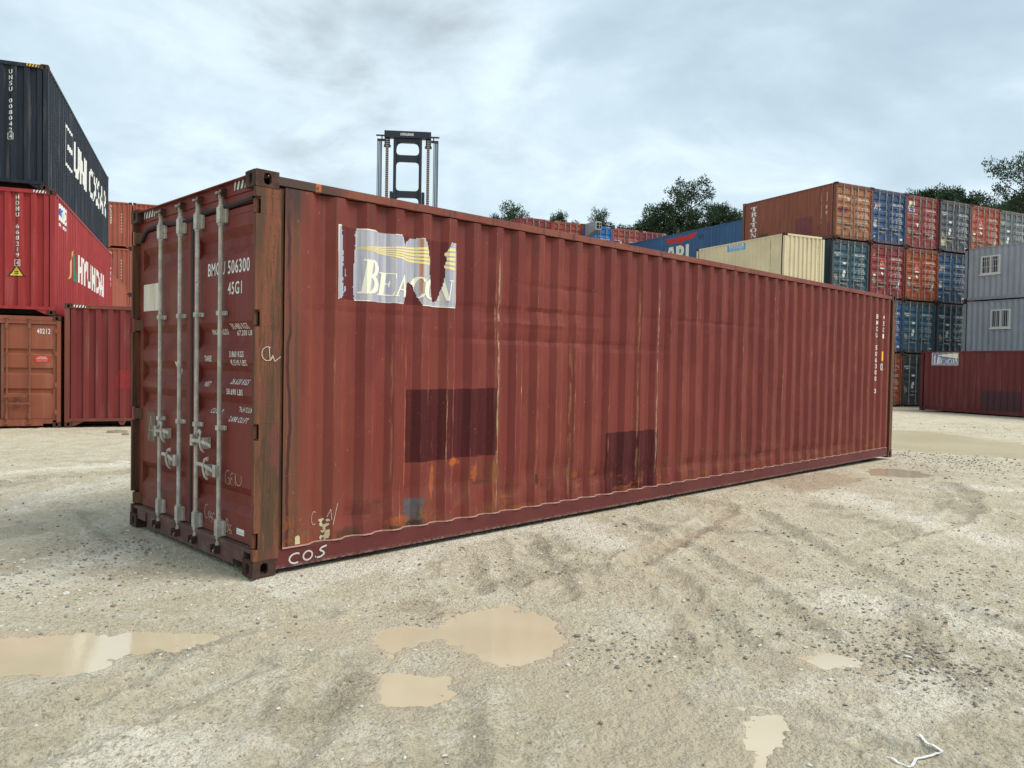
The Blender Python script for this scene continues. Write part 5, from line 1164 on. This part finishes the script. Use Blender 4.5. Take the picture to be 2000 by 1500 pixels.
# ================================================================== TREES
simple('pine_bark', (.055, .038, .028), .9, 0, .4, 3)
def leaf_mat(name, a, b):
    newmat(name); geo = nd('ShaderNodeNewGeometry'); v = S(geo.outputs['Position']); n = noise(v, .6, 3); r2 = noise(v, 5, 2)
    oi = S(nd('ShaderNodeObjectInfo').outputs['Random'])
    finish(mix((n*.6+r2*.4).step(.35, .65), a, b), .7, spec=.2)
leaf_mat('pine_needles', (.020, .042, .022), (.055, .095, .042)); leaf_mat('young_needles', (.050, .085, .022), (.095, .130, .035))
def pine(seed, h, cs, spread, nb, shape, leaf='pine_needles', tuft=.95, nt=46):
    """trunk + upswept limbs with needle tufts; shape(t) gives the crown radius from its foot (0) to its top (1)"""
    rg = random.Random(seed); tr = MB(); cr = MB(); lean = rg.uniform(-.5, .5)
    path = [(lean*math.sin(t*2.2), .3*math.sin(t*3+seed), h*t) for t in [i/10 for i in range(11)]]
    tr.tube([(p[0], p[1], p[2]-(.4 if i == 0 else 0)) for i, p in enumerate(path)], [.30*(1-.88*i/10) for i in range(11)], 8)
    def at(t): i = min(9, int(t*10)); q = t*10-i; return Vector(path[i]).lerp(Vector(path[i+1]), q)
    for b in range(nb):
        t = cs+(1-cs)*((b+rg.random())/nb)**.9; t = min(t, .995); s = (t-cs)/(1-cs); ln = shape(s)*spread*rg.uniform(.5, 1.15); az = b*2.4+rg.uniform(-.5, .5); up = rg.uniform(.05, .45)+.5*s
        p0 = at(t*.97); d = Vector((math.cos(az), math.sin(az), up)).normalized(); p1 = p0+d*ln*.5+Vector((0, 0, -.06*ln)); p2 = p0+d*ln
        tr.tube([p0, p1, p2], [.055+.02*ln*.4, .035, .012], 5, cap=False)
        nc = max(1, int(ln/.75)); 
        for c_ in range(nc+1):
            q = .42+.60*(c_+rg.random()*.7)/(nc+1); ctr = p0.lerp(p2, q)+Vector((rg.gauss(0, .28), rg.gauss(0, .28), rg.gauss(.12, .18)))*min(1, ln/2); rr2 = tuft*rg.uniform(.45, .9)
            for _ in range(int(nt*rr2*rr2*4.2)):
                dd = Vector((rg.gauss(0, 1), rg.gauss(0, 1), rg.gauss(0, .62))).normalized()*rr2*(rg.random()**.5); c0 = ctr+dd; e1 = (dd.normalized()+Vector((rg.uniform(-.6, .6), rg.uniform(-.6, .6), rg.uniform(-.1, .9)))).normalized()*rg.uniform(.18, .34)
                e2 = e1.cross(Vector((rg.gauss(0, 1), rg.gauss(0, 1), rg.gauss(0, 1)))).normalized()*rg.uniform(.04, .085)
                i = cr.pts((c0-e2, c0+e1*.5+e2*.3-e2, c0+e1, c0+e2)); cr.face((i, i+1, i+2, i+3))
    return tr.mesh('trunk', ['pine_bark'], fix=False), cr.mesh('crown', [leaf], fix=False)
conic = lambda s: (1-s)**.7*.9+.12
umbrella = lambda s: .55+.75*math.sin(math.pi*min(1, s*.9+.12))
KINDS = [pine(3, 22, .35, 3.2, 46, conic), pine(5, 22, .45, 3.8, 38, umbrella, nt=36), pine(8, 22, .30, 4.6, 60, lambda s: .25+1.0*math.sin(math.pi*min(1, s*.85+.15))), pine(12, 21, .50, 6.4, 34, umbrella, tuft=.95, nt=34), pine(15, 12, .15, 4.2, 46, umbrella, 'young_needles', 1.0)]
def tree(kind, x, y, top, wide, rz, label, group='pine trees beyond the yard'):
    top -= -.1 if x > 98 else .6 if x > 86 else (.9 if y < 53 or x < 72 else .2)
    o = empty('pine_tree', (x, y, -.3), rz, label, 'tree', group); H0 = (22, 22, 22, 21, 12)[kind]; o.scale = (wide, wide, (top+.3)/H0)
    link('trunk', KINDS[kind][0], o); link('crown', KINDS[kind][1], o)
for a in [(2, 73.0, 74.8, 21.8, .8, .3, 'low dark tree just above the maroon roof, far left of the tree line'), (1, 71.0, 69.8, 22.9, .9, 1.1, 'round-topped pine left of the rear red containers, sky showing through it'), (0, 74.8, 70.2, 21.3, .8, 2, 'small pine tip just right of the round-topped pine'),
          (2, 78.8, 69.0, 22.6, .62, 2.2, 'bushy pine top above the second brick red rear container'), (0, 82.3, 68.4, 22.2, .8, 3, 'thin pine top between the bushy one and the grey box'), (1, 79.3, 61.6, 21.8, .62, 4, 'narrow pine top just right of the grey box on the rear row'), (0, 82.8, 62.3, 21.2, .8, 5, 'spindly pine top above the rear blue container'), (0, 80.5, 59.0, 20.3, .7, 5.3, 'short pine tip above the right-hand brick red rear container'),
          (0, 75.5, 52.4, 20.0, .75, .7, 'slim pine at the left edge of the big tree group'), (2, 72.2, 47.3, 20.7, 1.0, 1.9, 'broad dark pine left of the tallest in the central group'), (2, 73.6, 48.6, 19.4, .8, 4.4, 'lower dark pine filling the left of the central group'), (1, 76.3, 45.7, 23.5, .92, 2.9, 'tallest pine of the central group, rising above the long blue container'), (2, 78.0, 46.8, 20.4, .8, .4, 'dark pine standing just behind the tallest of the central group'),
          (0, 81.2, 45.4, 22.2, .85, 3.6, 'ragged narrow pine right of the tallest one'), (2, 80.6, 42.9, 21.2, .85, 5.1, 'rounded pine beside the brown container upper left corner'), (2, 88.4, 45.6, 21.8, .9, 1.4, 'pine farthest right of the central group, half behind the brown container'), (4, 68.2, 39.6, 14.9, 1.0, 1, 'light green young pine just over the long blue container roof'), (4, 66.5, 41.2, 13.9, .9, 2, 'second light green young pine, lower along the blue roof'),
          (2, 108.2, 32.9, 24.6, .9, .9, 'dark pine tip above the dusty red top container'), (2, 104.8, 30.0, 23.9, 1.1, 2.5, 'pine above the gap between the dusty red and slate containers'), (2, 104.0, 27.2, 24.0, 1.1, 4, 'pine in the right tree line above the slate container'), (2, 102.1, 24.9, 23.0, 1.1, 5.5, 'pine in the right tree line above the orange-red container'), (2, 100.1, 22.7, 21.6, 1.1, .2, 'lower pine in the right tree line, above the top row right part'),
          (2, 97.0, 20.1, 20.4, 1.1, 1.2, 'dark pine below the tall spreading pine on the left side'), (2, 90.2, 15.6, 19.8, 1.1, 3.1, 'dark bushy pine at the right edge below the spreading pine'), (2, 92.5, 17.6, 18.5, 1.0, 4.6, 'low dark pine directly beneath the spreading pine trunk'), (2, 88.0, 12.5, 20.5, 1.1, .5, 'dark pine at the far right edge of the picture'), (3, 80.9, 13.0, 20.6, .66, 2.0, 'tall spreading pine at the right edge with open branches against the sky')]: tree(*a)
